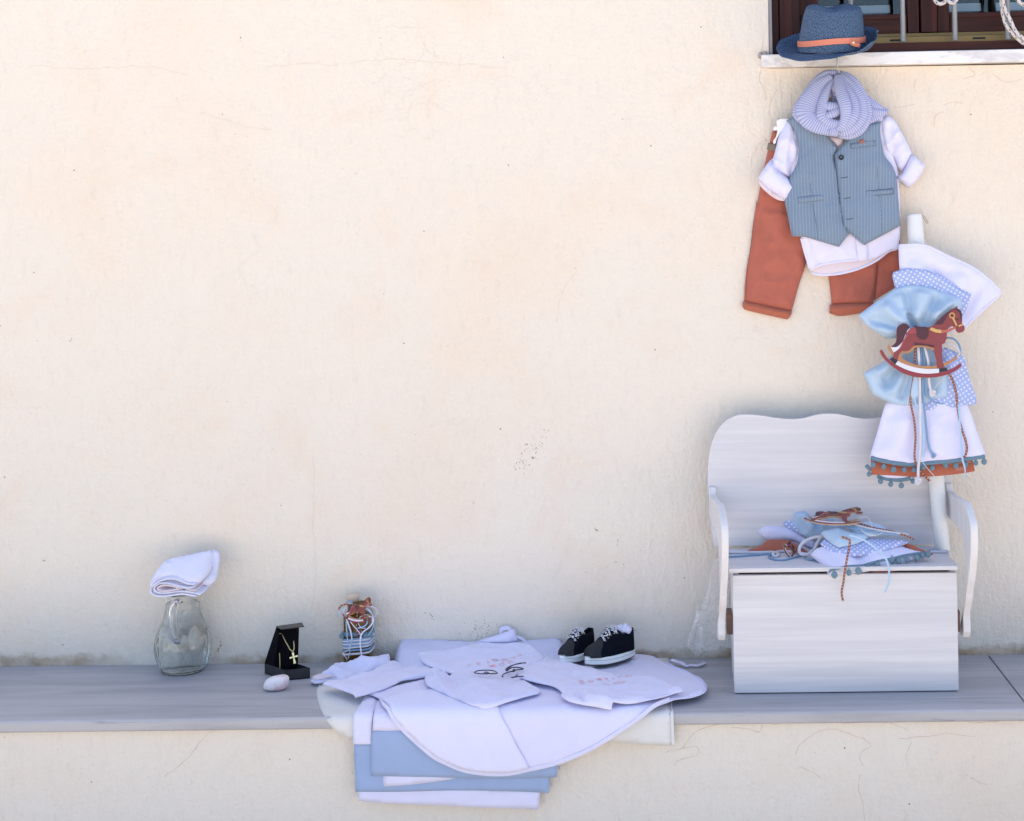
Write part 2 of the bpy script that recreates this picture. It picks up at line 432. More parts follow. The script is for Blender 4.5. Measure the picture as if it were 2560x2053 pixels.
def wood(name, c1, c2, axis=0, rough=.55, sc=1.0, streak=.5, bump=.0004):
    M = Mat(name, c1, rough); a = [30*sc]*3; a[axis] = 1.1*sc; b = [90*sc]*3; b[axis] = 2.2*sc
    n1 = M.noise(M.co(scale=a), 1.0, 5, .6, .7); n2 = M.noise(M.co(scale=b), 1.0, 3, .6, .2); n0 = M.noise(M.co(scale=[x*.25 for x in a]), 1.3, 3)
    f = M.math('ADD', M.math('MULTIPLY', n1, .6), M.math('ADD', M.math('MULTIPLY', n2, .25), M.math('MULTIPLY', n0, .25)))
    M.set('Specular IOR Level', .25 if 'mahog' in name else .5); M.set('Base Color', M.mix(M.ramp(f, .44, .44+.36*(1-streak)+.06), c2, c1)); M.set('Normal', M.bump(n2, bump, .5)); return M.m
BOARD = wood('limed_white_board', (.70, .675, .685), (.575, .555, .58), 0, .5, 1.7, .25)
BOARDV = wood('limed_white_board_upright', (.765, .735, .725), (.68, .65, .65), 2, .5, 1.7, .25)
MAHOG = wood('dark_mahogany', (.080, .017, .010), (.026, .006, .005), 0, .5, 1.4, .4)
MAHOGV = wood('dark_mahogany_upright', (.080, .017, .010), (.026, .006, .005), 2, .5, 1.4, .4)
BROWN = wood('brown_block_wood', (.16, .075, .05), (.09, .04, .03), 0, .6)

def fabric(name, c, rough=.9, grain=700, amt=.06, sheen=.15, bump=.0005, var=.05, sheer=0.0):
    M = Mat(name, c, rough, Sheen_Weight=sheen, Sheen_Roughness=.5)
    u = M.co('UV'); n = M.noise(u, grain, 2, .5); g = M.noise(u, 22, 4, .6)
    col = M.mix(M.math('MULTIPLY', n, amt*2), c, mul(c, .55)); col = M.mix(M.ramp(g, .4, .7), col, M.mix(1.0, col, (1-var,)*3, 'MULTIPLY'))
    M.set('Base Color', col)
    nb = M.bump(n, bump, .6); M.set('Normal', M.bump(g, .0025, .35, nb))
    M.u = u; M.col = col; return M
def plain(*a, **k): return fabric(*a, **k).m
WC = (.715, .69, .87)
WHITE = plain('white_cotton', WC, var=.03, amt=.04)
WHITE2 = plain('white_muslin', (.735, .70, .86), var=.03, amt=.04)
PINKWHITE = plain('pinkish_shaded_white', (.74, .63, .69), var=.04)  # white cloth with pinkish inside shade and see-through tint put into its colour
TERRY = plain('white_terry', (.685, .67, .87), grain=330, amt=.16, bump=.004, sheen=.3)
CREAM = plain('cream_oilcloth', (.70, .68, .66), rough=.55, amt=.03)
BLUE = plain('powder_blue_cotton', (.33, .42, .63), var=.05, amt=.06)
SATIN = Mat('light_blue_satin', (.40, .52, .66), .42, Sheen_Weight=.2).m
RUST = plain('rust_twill', (.45, .125, .083), grain=500, amt=.10, var=.12, bump=.0008)
RUST2 = plain('rust_cotton', (.44, .125, .072), amt=.10)
TRIM = plain('slate_blue_grosgrain', (.145, .235, .31), amt=.12)
POM = plain('slate_blue_pom', (.17, .28, .35), grain=900, amt=.25, bump=.003)
def polka():
    M = fabric('blue_polka_cotton', (.36, .43, .72), var=.04)
    v = M.n('Mapping', {'Vector': M.u, 'Rotation': (0, 0, .7), 'Scale': (118, 118, 118)})
    d = M.n('TexVoronoi', {'Vector': v, 'Scale': 1.0, 'Randomness': 0.06}, voronoi_dimensions='2D')
    M.set('Base Color', M.mix(M.math('LESS_THAN', d, .27), M.col, (.68, .68, .84))); return M.m
POLKA = polka()
def vestmat():
    M = fabric('grey_blue_pinstripe', (.180, .248, .345), grain=900, amt=.14, var=.06)
    u = M.n('SeparateXYZ', {0: M.u}, out=0); v = M.n('SeparateXYZ', {0: M.u}, out=1)
    w_ = M.math('ADD', u, M.math('MULTIPLY', M.noise(M.u, 12, 1), .002))
    l = M.math('LESS_THAN', M.math('FRACT', M.math('DIVIDE', w_, .0068)), .20)
    ds = M.math('GREATER_THAN', M.noise(M.u, 420, 1), .36)
    M.set('Base Color', M.mix(M.math('MULTIPLY', M.math('MULTIPLY', l, ds), .26), M.col, (.50, .56, .66))); return M.m
VEST = vestmat()
def scarfmat():
    M = fabric('blue_white_striped_muslin', (.315, .35, .60), grain=800, amt=.14, var=.05)
    u = M.n('SeparateXYZ', {0: M.u}, out=0)
    t = M.math('ADD', u, M.math('MULTIPLY', M.noise(M.u, 60, 2), .0013))
    f = M.math('FRACT', M.math('DIVIDE', t, .0046))
    M.set('Base Color', M.mix(M.math('MULTIPLY', M.ramp(M.math('ABSOLUTE', M.math('SUBTRACT', f, .5)), .22, .32),  .62), M.col, (.61, .60, .73))); return M.m
SCARF = scarfmat()
def strawmat():
    M = Mat('navy_paper_straw', (.035, .085, .17), .75); u = M.co('UV')
    v = M.n('Mapping', {'Vector': u, 'Rotation': (0, 0, .4), 'Scale': (300, 190, 1)})
    d = M.n('TexVoronoi', {'Vector': v, 'Scale': 1.0, 'Randomness': .45}, voronoi_dimensions='2D')
    M.set('Base Color', M.mix(M.ramp(d, .2, .6), (.085, .150, .255), (.018, .048, .110))); M.set('Normal', M.bump(d, -.0022, .9)); return M.m
STRAW = strawmat()
CORAL = Mat('coral_leather', (.60, .19, .125), .6).m
def ropefleck():
    M = Mat('white_rope_black_fleck', (.60, .55, .53), .85); u = M.co('UV')
    x = M.n('SeparateXYZ', {0: u}, out=0); y = M.n('SeparateXYZ', {0: u}, out=1)
    a = M.math('FRACT', M.math('ADD', M.math('DIVIDE', x, .019), M.math('MULTIPLY', y, 2.0))); b = M.math('FRACT', M.math('SUBTRACT', M.math('MULTIPLY', y, 5), M.math('DIVIDE', x, .035)))
    f = M.math('MULTIPLY', M.math('LESS_THAN', a, .22), M.math('LESS_THAN', b, .5))
    M.set('Base Color', M.mix(f, (.60, .55, .53), (.02, .02, .05)))
    v = M.n('Mapping', {'Vector': u, 'Scale': (500, 10, 1), 'Rotation': (0, 0, 0)}); M.set('Normal', M.bump(M.noise(v, 1, 2), .001, .6)); return M.m
FLECK = ropefleck()
CORDW = plain('white_twisted_cord', (.72, .69, .74), amt=.1)
CORDB = plain('blue_twisted_cord', (.22, .36, .55), amt=.1)
RIBB = Mat('pale_blue_ribbon', (.36, .52, .70), .45).m
RIBW = Mat('white_ribbon', (.74, .73, .85), .5).m
THREAD = Mat('white_thread', (.75, .73, .74), .6).m
def stitched():
    M = Mat('rust_stitched_ribbon', (.20, .038, .020), .7); u = M.co('UV'); x = M.n('SeparateXYZ', {0: u}, out=0)
    f = M.math('LESS_THAN', M.math('FRACT', M.math('DIVIDE', x, .0066)), .36)
    y = M.n('SeparateXYZ', {0: u}, out=1); c = M.math('LESS_THAN', M.math('ABSOLUTE', M.math('SUBTRACT', M.math('FRACT', M.math('MULTIPLY', y, 2)), .5)), .13)
    M.set('Base Color', M.mix(M.math('MULTIPLY', f, c), (.20, .038, .020), (.70, .55, .38))); return M.m
STITCH = stitched()
WAX = Mat('white_candle_wax', (.74, .735, .73), .42, Subsurface_Weight=.15, Subsurface_Radius=(.01, .008, .006), Subsurface_Scale=.5).m
GLASS = Mat('clear_glass', (.985, 1, .995), .0, Transmission_Weight=1.0, IOR=1.34).m
WATER = Mat('water', (1, 1, 1), .0, Transmission_Weight=1.0, IOR=1.13).m
BROWNGLASS = Mat('amber_oil_glass', (.36, .20, .045), .06, Transmission_Weight=.82, IOR=1.45, Specular_IOR_Level=.4).m
CORK = plain('pale_cork', (.66, .53, .42), grain=200, amt=.15)
BLACK = Mat('black_leatherette', (.012, .013, .018), .42).m
BLACKIN = Mat('black_velvet', (.004, .004, .006), .95, Specular_IOR_Level=.1).m
GOLD = Mat('gold', (.80, .66, .36), .28, Metallic=1.0).m
STEEL = Mat('steel_wire', (.55, .53, .50), .25, Metallic=1.0).m
def barpaint():
    M = Mat('grey_hammered_paint', (.33, .36, .41), .38, Metallic=.35); n = M.noise(M.co(), 260, 2); M.set('Normal', M.bump(n, .001, .6)); return M.m
BARP = barpaint()
BRASS = Mat('brass_track', (.20, .135, .05), .45, Metallic=.4).m
DARK = Mat('dark_interior', (.012, .012, .014), .8).m
PANE = Mat('window_glass', (.9, .95, .97), .02, Transmission_Weight=1.0, IOR=1.45).m
SLAT = Mat('pale_blue_slat_paint', (.40, .47, .52), .5).m
PLAST = Mat('white_plastic', (.80, .79, .79), .35).m
BTN = Mat('dark_button', (.012, .014, .03), .25).m
SEAM = Mat('dark_seam_thread', (.045, .065, .09), .9).m
SEAMR = Mat('rust_seam_thread', (.22, .05, .03), .9).m
BEIGE = plain('taupe_webbing', (.21, .16, .125), amt=.1)
def soapm():
    M = Mat('pink_white_soap', (.72, .66, .68), .45, Subsurface_Weight=.2, Subsurface_Radius=(.01, .006, .005), Subsurface_Scale=.3)
    n = M.noise(M.co(), 42, 3, .5); M.set('Base Color', M.mix(M.ramp(n, .48, .66), (.76, .71, .72), (.74, .50, .54))); return M.m
SOAP = soapm()
PRINT = Mat('pink_print', (.80, .40, .44), .8).m
CREAMPRINT = Mat('cream_print', (.66, .48, .40), .8).m
CANVAS = plain('black_canvas', (.0045, .006, .013), grain=600, amt=.2, sheen=0)
TOE = plain('charcoal_canvas', (.040, .041, .046), grain=600, amt=.2, sheen=0)
for m_k in (CANVAS, TOE): m_k.node_tree.nodes['Principled BSDF'].inputs['Specular IOR Level'].default_value = .12
RUBBER = Mat('white_rubber', (.80, .80, .80), .5).m
LACE = None
def lacem():
    M = Mat('black_white_lace', (.6, .6, .6), .85); n = M.noise(M.co(), 330, 1); M.set('Base Color', M.mix(M.math('GREATER_THAN', n, .44), (.01, .01, .02), (.66, .66, .70))); return M.m
LACE = lacem()
BLKCORD = Mat('black_leather_cord', (.018, .012, .03), .35).m
def film():
    M = Mat('clear_plastic_film', (.9, .9, .92), .12, Specular_IOR_Level=.9, IOR=1.5)
    fr = M.n('LayerWeight', {'Blend': .42}, out=1); n = M.noise(M.co(), 34, 3, .6)
    a = M.math('MINIMUM', M.math('ADD', .07, M.math('ADD', M.math('MULTIPLY', fr, .55), M.math('MULTIPLY', M.ramp(n, .5, .72), .22))), .8)
    M.set('Alpha', a); M.set('Base Color', (.88, .88, .90, 1)); return M.m
FILM = film()
def groundm():
    M = Mat('pale_paving', (.52, .46, .39), .85); n = M.noise(M.co(), 2.5, 6, .6); f = M.noise(M.co(), 90, 3)
    c = M.mix(n, (.58, .505, .42), (.48, .42, .355)); M.set('Base Color', M.mix(M.math('MULTIPLY', f, .2), c, (.25, .22, .2))); return M.m
GROUND = groundm()
HC = {k: Mat('printed_'+k, v, .55).m for k, v in dict(red=(.24, .045, .045), dark=(.075, .018, .028), white=(.68, .66, .74), tan=(.42, .19, .085),
      gold=(.62, .36, .12), black=(.018, .018, .022), rock=(.26, .035, .045), orange=(.45, .12, .07), bright=(.34, .055, .055)).items()}
HEDGE = Mat('raw_plywood_edge', (.40, .28, .19), .8).m
# ================================================================== SETTING
def sheetquad(name, x0, x1, y0, y1, z, mat):
    return obj(name, [(x0, y0, z), (x1, y0, z), (x1, y1, z), (x0, y1, z)], [(0, 1, 2, 3)], mat, smooth=False)
struct(sheetquad('ground', -150, 150, -150, 150, 0, GROUND))
pL = ony((1921, 60), 0); pS = ony((1940, 139.5), 0); WX0, WZ0 = pL.x, pS.z; WX1, WZ1 = WX0+1.02, WZ0+.95
def wall_mesh():
    xs = [-5.5, WX0, WX1, 5.5]; zs = [0, WZ0-.028, WZ1, 3.3]; V = []; F = []; idx = {}
    def v(x, y, z):
        k = (round(x, 5), round(y, 5), round(z, 5))
        if k not in idx: idx[k] = len(V); V.append(k)
        return idx[k]
    for y in (0, .24):
        for i in range(3):
            for j in range(3):
                if i == 1 and j == 1: continue
                F.append([v(xs[i], y, zs[j]), v(xs[i+1], y, zs[j]), v(xs[i+1], y, zs[j+1]), v(xs[i], y, zs[j+1])])
    a, b, c, d = xs[1], xs[2], zs[1], zs[2]
    for p, q in (((a, c), (b, c)), ((b, c), (b, d)), ((b, d), (a, d)), ((a, d), (a, c))):
        F.append([v(p[0], 0, p[1]), v(q[0], 0, q[1]), v(q[0], .24, q[1]), v(p[0], .24, p[1])])
    a, b, c, d = xs[0], xs[3], zs[0], zs[3]
    for p, q in (((a, c), (a, d)), ((a, d), (b, d)), ((b, d), (b, c))):
        F.append([v(p[0], 0, p[1]), v(q[0], 0, q[1]), v(q[0], .24, q[1]), v(p[0], .24, p[1])])
    return V, fixn(V, F)
V, F = wall_mesh(); wall = struct(obj('wall', V, F, WALL, smooth=False)); wall.location = (0, 0, 0)
wall.data.transform(Matrix.Translation(Vector((0, .12, 0))))          # mesh was centred on its box: put its origin on the face plane
# the dark room behind the window (walls, floor and roof, so no daylight falls in from above)
rm = MB(); rm.box(-2.2, 3.2, 3.0, 3.1, 0, 3.3); rm.box(-2.3, -2.2, .242, 3.1, 0, 3.3); rm.box(3.2, 3.3, .242, 3.1, 0, 3.3); rm.box(-2.3, 3.3, .242, 3.1, 3.302, 3.42)
struct(rm.build('room', DARK, smooth=False))
# cracks and scuffs of the plaster: thin slivers of their own on the wall
CRACK = Mat('tan_crack', (.60, .48, .385), .95).m; SCUFF = Mat('scuff_mark', (.13, .085, .075), .9).m  # cracks in a darker tan than the plaster, scuffs dark brown
LEDY = -.388
SEAMX = onz((2466, 1632), Z0).x
def stick(base, surf, pts, lift):
    f = ob_off[base.name]; h = [surf.hit(p) for p in pts]
    h2 = [(a, b) for a, b, _ in catmull([(a, b, 0) for a, b in h], .004)]
    return [Vector(v) for v in surf.pos(h2, f(h2)+lift)]
def crackset(name, lines, y, mat, parent, wmin=.0004, wmax=.0011):
    mb = MB(); s_ = vert(y)
    for ln in lines:
        P = [s_.hit(p) for p in ln]; P = [(a, b) for a, b, _ in catmull([(a, b, 0) for a, b in P], .006)]
        P = [(a+.0022*nz((a, b), 90, 1)+.006*nz((a, b), 22, 2), b+.0022*nz((a, b), 90, 5)+.006*nz((a, b), 22, 6)) for a, b in P]
        n = len(P)
        for i in range(n-1):
            k0 = wmin+(wmax-wmin)*abs(nz(P[i], 60, 3))*1.6; k1 = wmin+(wmax-wmin)*abs(nz(P[i+1], 60, 3))*1.6
            d = np.array(P[i+1])-np.array(P[i]); d /= max(np.linalg.norm(d), 1e-9); q = np.array([-d[1], d[0]])
            quad = [P[i]+q*k0, P[i+1]+q*k1, P[i+1]-q*k1, P[i]-q*k0]
            mb.add([tuple(v) for v in s_.pos(quad, .0004)], [(0, 1, 2, 3)])
    return mb.build(name, mat, parent, smooth=False)
A_ = lambda *p: px('A', *p)
crackset('crack', [A_((188, 520), (176, 580), (195, 650), (215, 750)), A_((345, 590), (320, 650), (265, 715), (250, 760), (248, 850), (262, 900), (268, 950)),
    A_((250, 1055), (170, 1080), (130, 1140), (100, 1258)), A_((205, 260), (208, 340), (190, 430), (190, 520)), A_((1730, 500), (1790, 560), (1700, 590)),
    A_((1340, 600), (1335, 640), (1345, 690)), A_((960, 680), (1050, 655), (1075, 610)), A_((1170, 810), (1270, 800), (1330, 780)), A_((1560, 840), (1500, 870), (1490, 960)),
    A_((1930, 560), (2000, 600), (2140, 590)), A_((1700, 770), (1650, 760), (1560, 790))], 0, CRACK, wall, .0003, .0008)
crackset('crack', [px('d', (660, 960), (662, 1040), (660, 1120), (665, 1200), (655, 1290)), px('d', (1215, 570), (1190, 600), (1170, 680)), px('X', (500, 285), (590, 310), (690, 330)),
    px('X', (70, 165), (170, 170), (260, 172), (360, 165), (470, 190)), px('X', (660, 170), (760, 158), (840, 162), (900, 155), (1000, 150), (1260, 170)),
    px('G', (1000, 480), (1120, 470), (1240, 400)), px('X', (1060, 100), (1070, 130), (1100, 145))], 0, Mat('faint_crack', (.69, .60, .51), .95).m, wall, .0003, .0010)
mb = MB(); sw = vert(0)
def flecks(cx, cy, sx, sy, n, ang, smin=.8, smax=3.2):
    for _ in range(n):
        t, q = random.gauss(0, 1), random.gauss(0, .45); x = cx+(t*math.cos(ang)*sx-q*math.sin(ang)*sy); y = cy+(t*math.sin(ang)*sx+q*math.cos(ang)*sy)
        L, w_ = random.uniform(smin, smax)*.0009, random.uniform(.3, .8)*.0009; a = ang+random.gauss(0, .5); u, v = sw.hit((x, y)); k = 6
        ring = [(u+L*math.cos(b)*math.cos(a)-w_*math.sin(b)*math.sin(a), v+L*math.cos(b)*math.sin(a)+w_*math.sin(b)*math.cos(a)) for b in [2*PI*i/k+random.uniform(-.3, .3) for i in range(k)]]
        mb.add([tuple(p) for p in sw.pos(ring, .0004)], [tuple(range(k))])
flecks(1312, 1135, 26, 14, 34, 2.0); flecks(1342, 1125, 30, 8, 30, 2.05); flecks(1207, 1575, 26, 30, 60, -.35, .7, 2.2); flecks(1578, 1577, 11, 8, 16, .1); flecks(548, 1618, 7, 5, 14, 2.0)
flecks(1490, 1324, 5, 3, 5, .6, 2, 4); flecks(1546, 1354, 3, 5, 4, 1.3); flecks(1548, 1408, 5, 3, 3, .2); flecks(1078, 1540, 8, 4, 8, .7); flecks(108, 1402, 3, 2, 4, .3, 1.5, 3)
for _ in range(90): flecks(random.uniform(30, 2500), random.uniform(150, 1600), 5, 5, 1, random.uniform(0, 3), .5, 1.3)
s_ = mb.build('scuff_mark', SCUFF, wall, smooth=False); s_['kind'] = 'stuff'

bw = struct(box('bench_wall', -5.5, 5.5, LEDY+.016, -.0008, 0, Z0-.0245, WALL2, bevel=0))
lo = LEDY+.016
D_ = lambda *p: px('d', *p)
W_ = lambda *p: px((1650, 1780, 2.369), *p) if False else [(1650+a/2.369, 1780+b/2.369) for a, b in p]
crackset('crack', [W_((1410, 160), (1520, 155), (1600, 140), (1720, 128), (1860, 148)), W_((1490, 190), (1455, 240), (1448, 285)), W_((800, 250), (830, 190), (930, 125), (1030, 105), (1140, 135), (1240, 190), (1190, 250), (1205, 325)),
    W_((820, 310), (880, 345), (940, 390)), W_((1185, 375), (1175, 450), (1200, 530), (1205, 640)), W_((1845, 390), (1890, 420), (1940, 432)), W_((640, 55), (700, 72), (780, 62), (900, 50), (1130, 62), (1250, 40), (1330, 52), (1400, 75), (1470, 100)),
    W_((130, 205), (180, 140), (260, 95), (400, 70)), W_((30, 235), (130, 205), (215, 210), (210, 260), (100, 290), (78, 330)), W_((600, 60), (580, 105), (520, 98), (420, 95)), W_((1690, 40), (1600, 45), (1880, 50), (2156, 55)),
    [(5, 1822), (90, 1820), (150, 1818), (230, 1825), (330, 1815), (440, 1812)], [(520, 1828), (560, 1822), (610, 1813)], [(520, 1828), (490, 1870), (440, 1920), (410, 1940)]], lo, CRACK, bw, .0003, .0009)

lg = bpy.data.objects.new('ledge', None); COL.objects.link(lg); lg['kind'] = 'structure'; lg.location = (0, LEDY/2, Z0-.024)
def slab(x0, x1):
    pr = [(-.0006, Z0), (LEDY+.006, Z0), (LEDY+.002, Z0-.0015), (LEDY, Z0-.006), (LEDY+.0005, Z0-.020), (LEDY+.003, Z0-.024), (-.0006, Z0-.024)]
    V = [(x, y, z) for x in (x0, x1) for y, z in pr]; n = len(pr)
    F = fixn(V, [list(range(n))[::-1], [n+i for i in range(n)]]+[(i, (i+1) % n, n+(i+1) % n, n+i) for i in range(n)])
    return obj('slab', V, F, LEDGE, lg, smooth=False, bevel=.0015)
slab(-3.4, -1.62); slab(-1.617, SEAMX-.0015); slab(SEAMX+.0015, 3.2)

# ================================================================== WINDOW
win = thing('window', 'dark mahogany sliding window with grey security bars and white marble sill', 'window', (WX0, 0, WZ0))
zz = lambda k, x, y, dep: ony(px(k, (x, y))[0], dep).z
xx = lambda k, x, y, dep: ony(px(k, (x, y))[0], dep).x
x0s = xx('Q', 150, 900, -.02)
box('sill', x0s, WX1+.03, -.020, .05, WZ0-.0275, WZ0, SILL, win, .002)
# mortar remains at the sill's left end
mo = MB()
for _ in range(26): mo.add(*ball((x0s+random.uniform(-.004, .012), random.uniform(-.006, .002), WZ0+random.uniform(-.004, .006)), random.uniform(.002, .005), jit=.3, seg=6, rings=4))
o_ = mo.build('mortar', Mat('grey_mortar', (.42, .36, .31), .95).m, win); o_['kind'] = 'stuff'
FY = .045
zr1 = zz('R', 600, 640, FY)-.002; zt = WZ1
box('jamb_trim', WX0+.001, WX0+.0085, .004, .05, WZ0+.0005, zt, Mat('grey_plaster_return', (.30, .28, .28), .8).m, win, .001)
xa, xb, xc, xd = xx('Q', 315, 400, FY), xx('Q', 430, 400, FY), xx('Q', 438, 400, FY), xx('Q', 760, 400, FY)
box('stile', xa, xb, FY, FY+.07, WZ0+.001, zt, MAHOGV, win); box('stile', xc, xd, FY-.004, FY+.07, WZ0+.001, zt, MAHOGV, win)
box('bottom_rail', xd+.001, WX1-.012, FY-.006, FY+.07, WZ0+.001, zr1, MAHOG, win)
box('stile', WX1-.10, WX1-.012, FY-.0065, FY+.07, zr1+.001, zt-.06, MAHOGV, win); box('top_rail', xd+.001, WX1-.012, FY-.006, FY+.07, zt-.058, zt-.001, MAHOG, win)
zA, zB, zC, zD = [zz('R', 600, q, FY+.02) for q in (575, 552, 545, 495)]
tr = box('track', xd+.002, WX1-.101, FY+.004, FY+.03, zr1+.0005, zA, BRASS, win, .0008)
for q in (245, 1485):
    xq = xx('R', q, 600, FY+.004); ring = [(xq+.0125*sx+.0025*math.cos(b), 0, zz('R', q, 590 if q > 1000 else 615, FY+.004)+.0022*math.sin(b)) for sx, bs in ((1, (-90, -45, 0, 45, 90)), (-1, (90, 135, 180, 225, 270))) for b in map(R, bs)]
    obj('drain_slot', [(p[0], FY+.0035, p[2]) for p in ring]+[(p[0], FY+.0038, p[2]) for p in ring], [list(range(10)), list(range(10, 20))[::-1]]+[(i, (i+1) % 10, 10+(i+1) % 10, 10+i) for i in range(10)], DARK, tr, smooth=False)
box('gap_shade_strip', xd+.002, WX1-.101, FY+.0305, FY+.0318, zr1+.001, zC, DARK, win, 0)  # near-black strip stands in for the shade between the two tracks
box('track', xd+.002, WX1-.101, FY+.032, FY+.05, zA+.001, zD, BRASS, win, .0008)
sashy = FY+.040
def sash(xl, xr, yb):
    zr = zz('R', 100, 222, yb)
    s_ = box('sash_rail', xl, xr, yb, yb+.035, zD+.0008, zr, MAHOG, win)
    box('sash_groove', xl+.001, xr-.001, yb-.003, yb-.0003, zr-.012, zr-.002, MAHOG, win, .001)
    return zr
m1, m2 = xx('R', 412, 300, sashy), xx('R', 1045, 300, sashy)
zr = sash(xd+.003, m1-.001, sashy); sash(m2+.001, WX1-.102, sashy)
for a, b, yo in ((415, 585, -.004), (607, 848, -.012), (860, 1035, -.006)):
    box('mullion_board', xx('R', a, 300, sashy), xx('R', b, 300, sashy), sashy+yo, sashy+.04, zD+.001, zt-.06, MAHOGV, win, .0015)
box('sash_stile', xd+.003, xx('Q', 1055, 60, sashy), sashy+.001, sashy+.034, zr+.0005, zt-.06, MAHOGV, win)
box('pane', xx('Q', 1056, 60, sashy), m1-.002, sashy+.015, sashy+.019, zr+.0005, zt-.06, PANE, win, 0); box('pane', m2+.002, WX1-.102, sashy+.015, sashy+.019, zr+.0005, zt-.06, PANE, win, 0)
for k in range(9):                                                     # inside shutter slats seen through the panes
    zc = zz('R', 100, 160, sashy+.07)+k*.036
    for xl, xr in ((xx('Q', 1056, 60, sashy)-.01, m1-.03), (m2+.002, m2+.083), (m2+.118, WX1-.103)):
        sb = MB(); V = [(x, sashy+.055+y, zc+z) for x in (xl, xr) for y, z in ((0, -.0095), (.004, -.0095), (.012, .0095), (.008, .0095))]
        sb.add(V, [(0, 1, 2, 3), (7, 6, 5, 4), (0, 4, 5, 1), (1, 5, 6, 2), (2, 6, 7, 3), (3, 7, 4, 0)]); sb.build('shutter_slat', SLAT, win, smooth=False)
BY = .012
for q in (2128, 2257.5, 2387.5, 2520):
    x = ony((q, 60), BY).x; tube('security_bar', [(x, BY, zr1-.002), (x, BY, zt-.002)], .0056, BARP, win, seg=14, step=.4)
win.rotation_euler.y = -.0055

# rope on the bars
rp = thing('rope', 'white rope with black flecks looped over the security bars at the top right', 'rope', (ony((2530, 60), 0).x, 0, WZ0+.3))
Rr = lambda pts, ys: [ony(p, y) for p, y in zip(px('R', *pts), ys)]
tube('strand', Rr([(1800, -900), (1790, -400), (1810, -30), (1830, 150), (1850, 265), (1895, 385), (1990, 505), (2090, 605), (2220, 690), (2400, 700), (2520, 600)], [0, 0, -.004, -.004, -.005, -.006, -.008, -.010, -.012, -.012, -.01]), .0042, FLECK, rp, seg=12, step=.004)
tube('strand', Rr([(1880, -900), (1850, -300), (1845, 40), (1885, 170), (1945, 290), (1995, 400), (2045, 490), (2130, 565), (2260, 630), (2420, 600), (2480, 480)], [-.009, -.010, -.012, -.013, -.014, -.014, -.016, -.018, -.02, -.02, -.02]), .0042, FLECK, rp, seg=12, step=.004)
tube('strand', Rr([(1980, -500), (2010, -120), (2070, 10), (2150, 75), (2300, 150)], [-.006]*5), .0042, FLECK, rp, seg=12, step=.004)
rp2 = tube('rope', Rr([(790, -560), (800, -200), (815, -20), (840, 30), (890, 60), (950, 45), (990, 10), (1015, -20), (1020, 15), (1060, 42), (1115, 35), (1145, 0), (1150, -150), (1140, -560)], [-.002, -.004, -.006, -.008, -.009, -.008, -.004, -.002, -.008, -.010, -.009, -.006, -.004, -.002]), .0042, FLECK, None, seg=12, step=.004)
tag(rp2, 'small loop of black flecked white rope hanging in front of the dark mullion boards', 'rope')

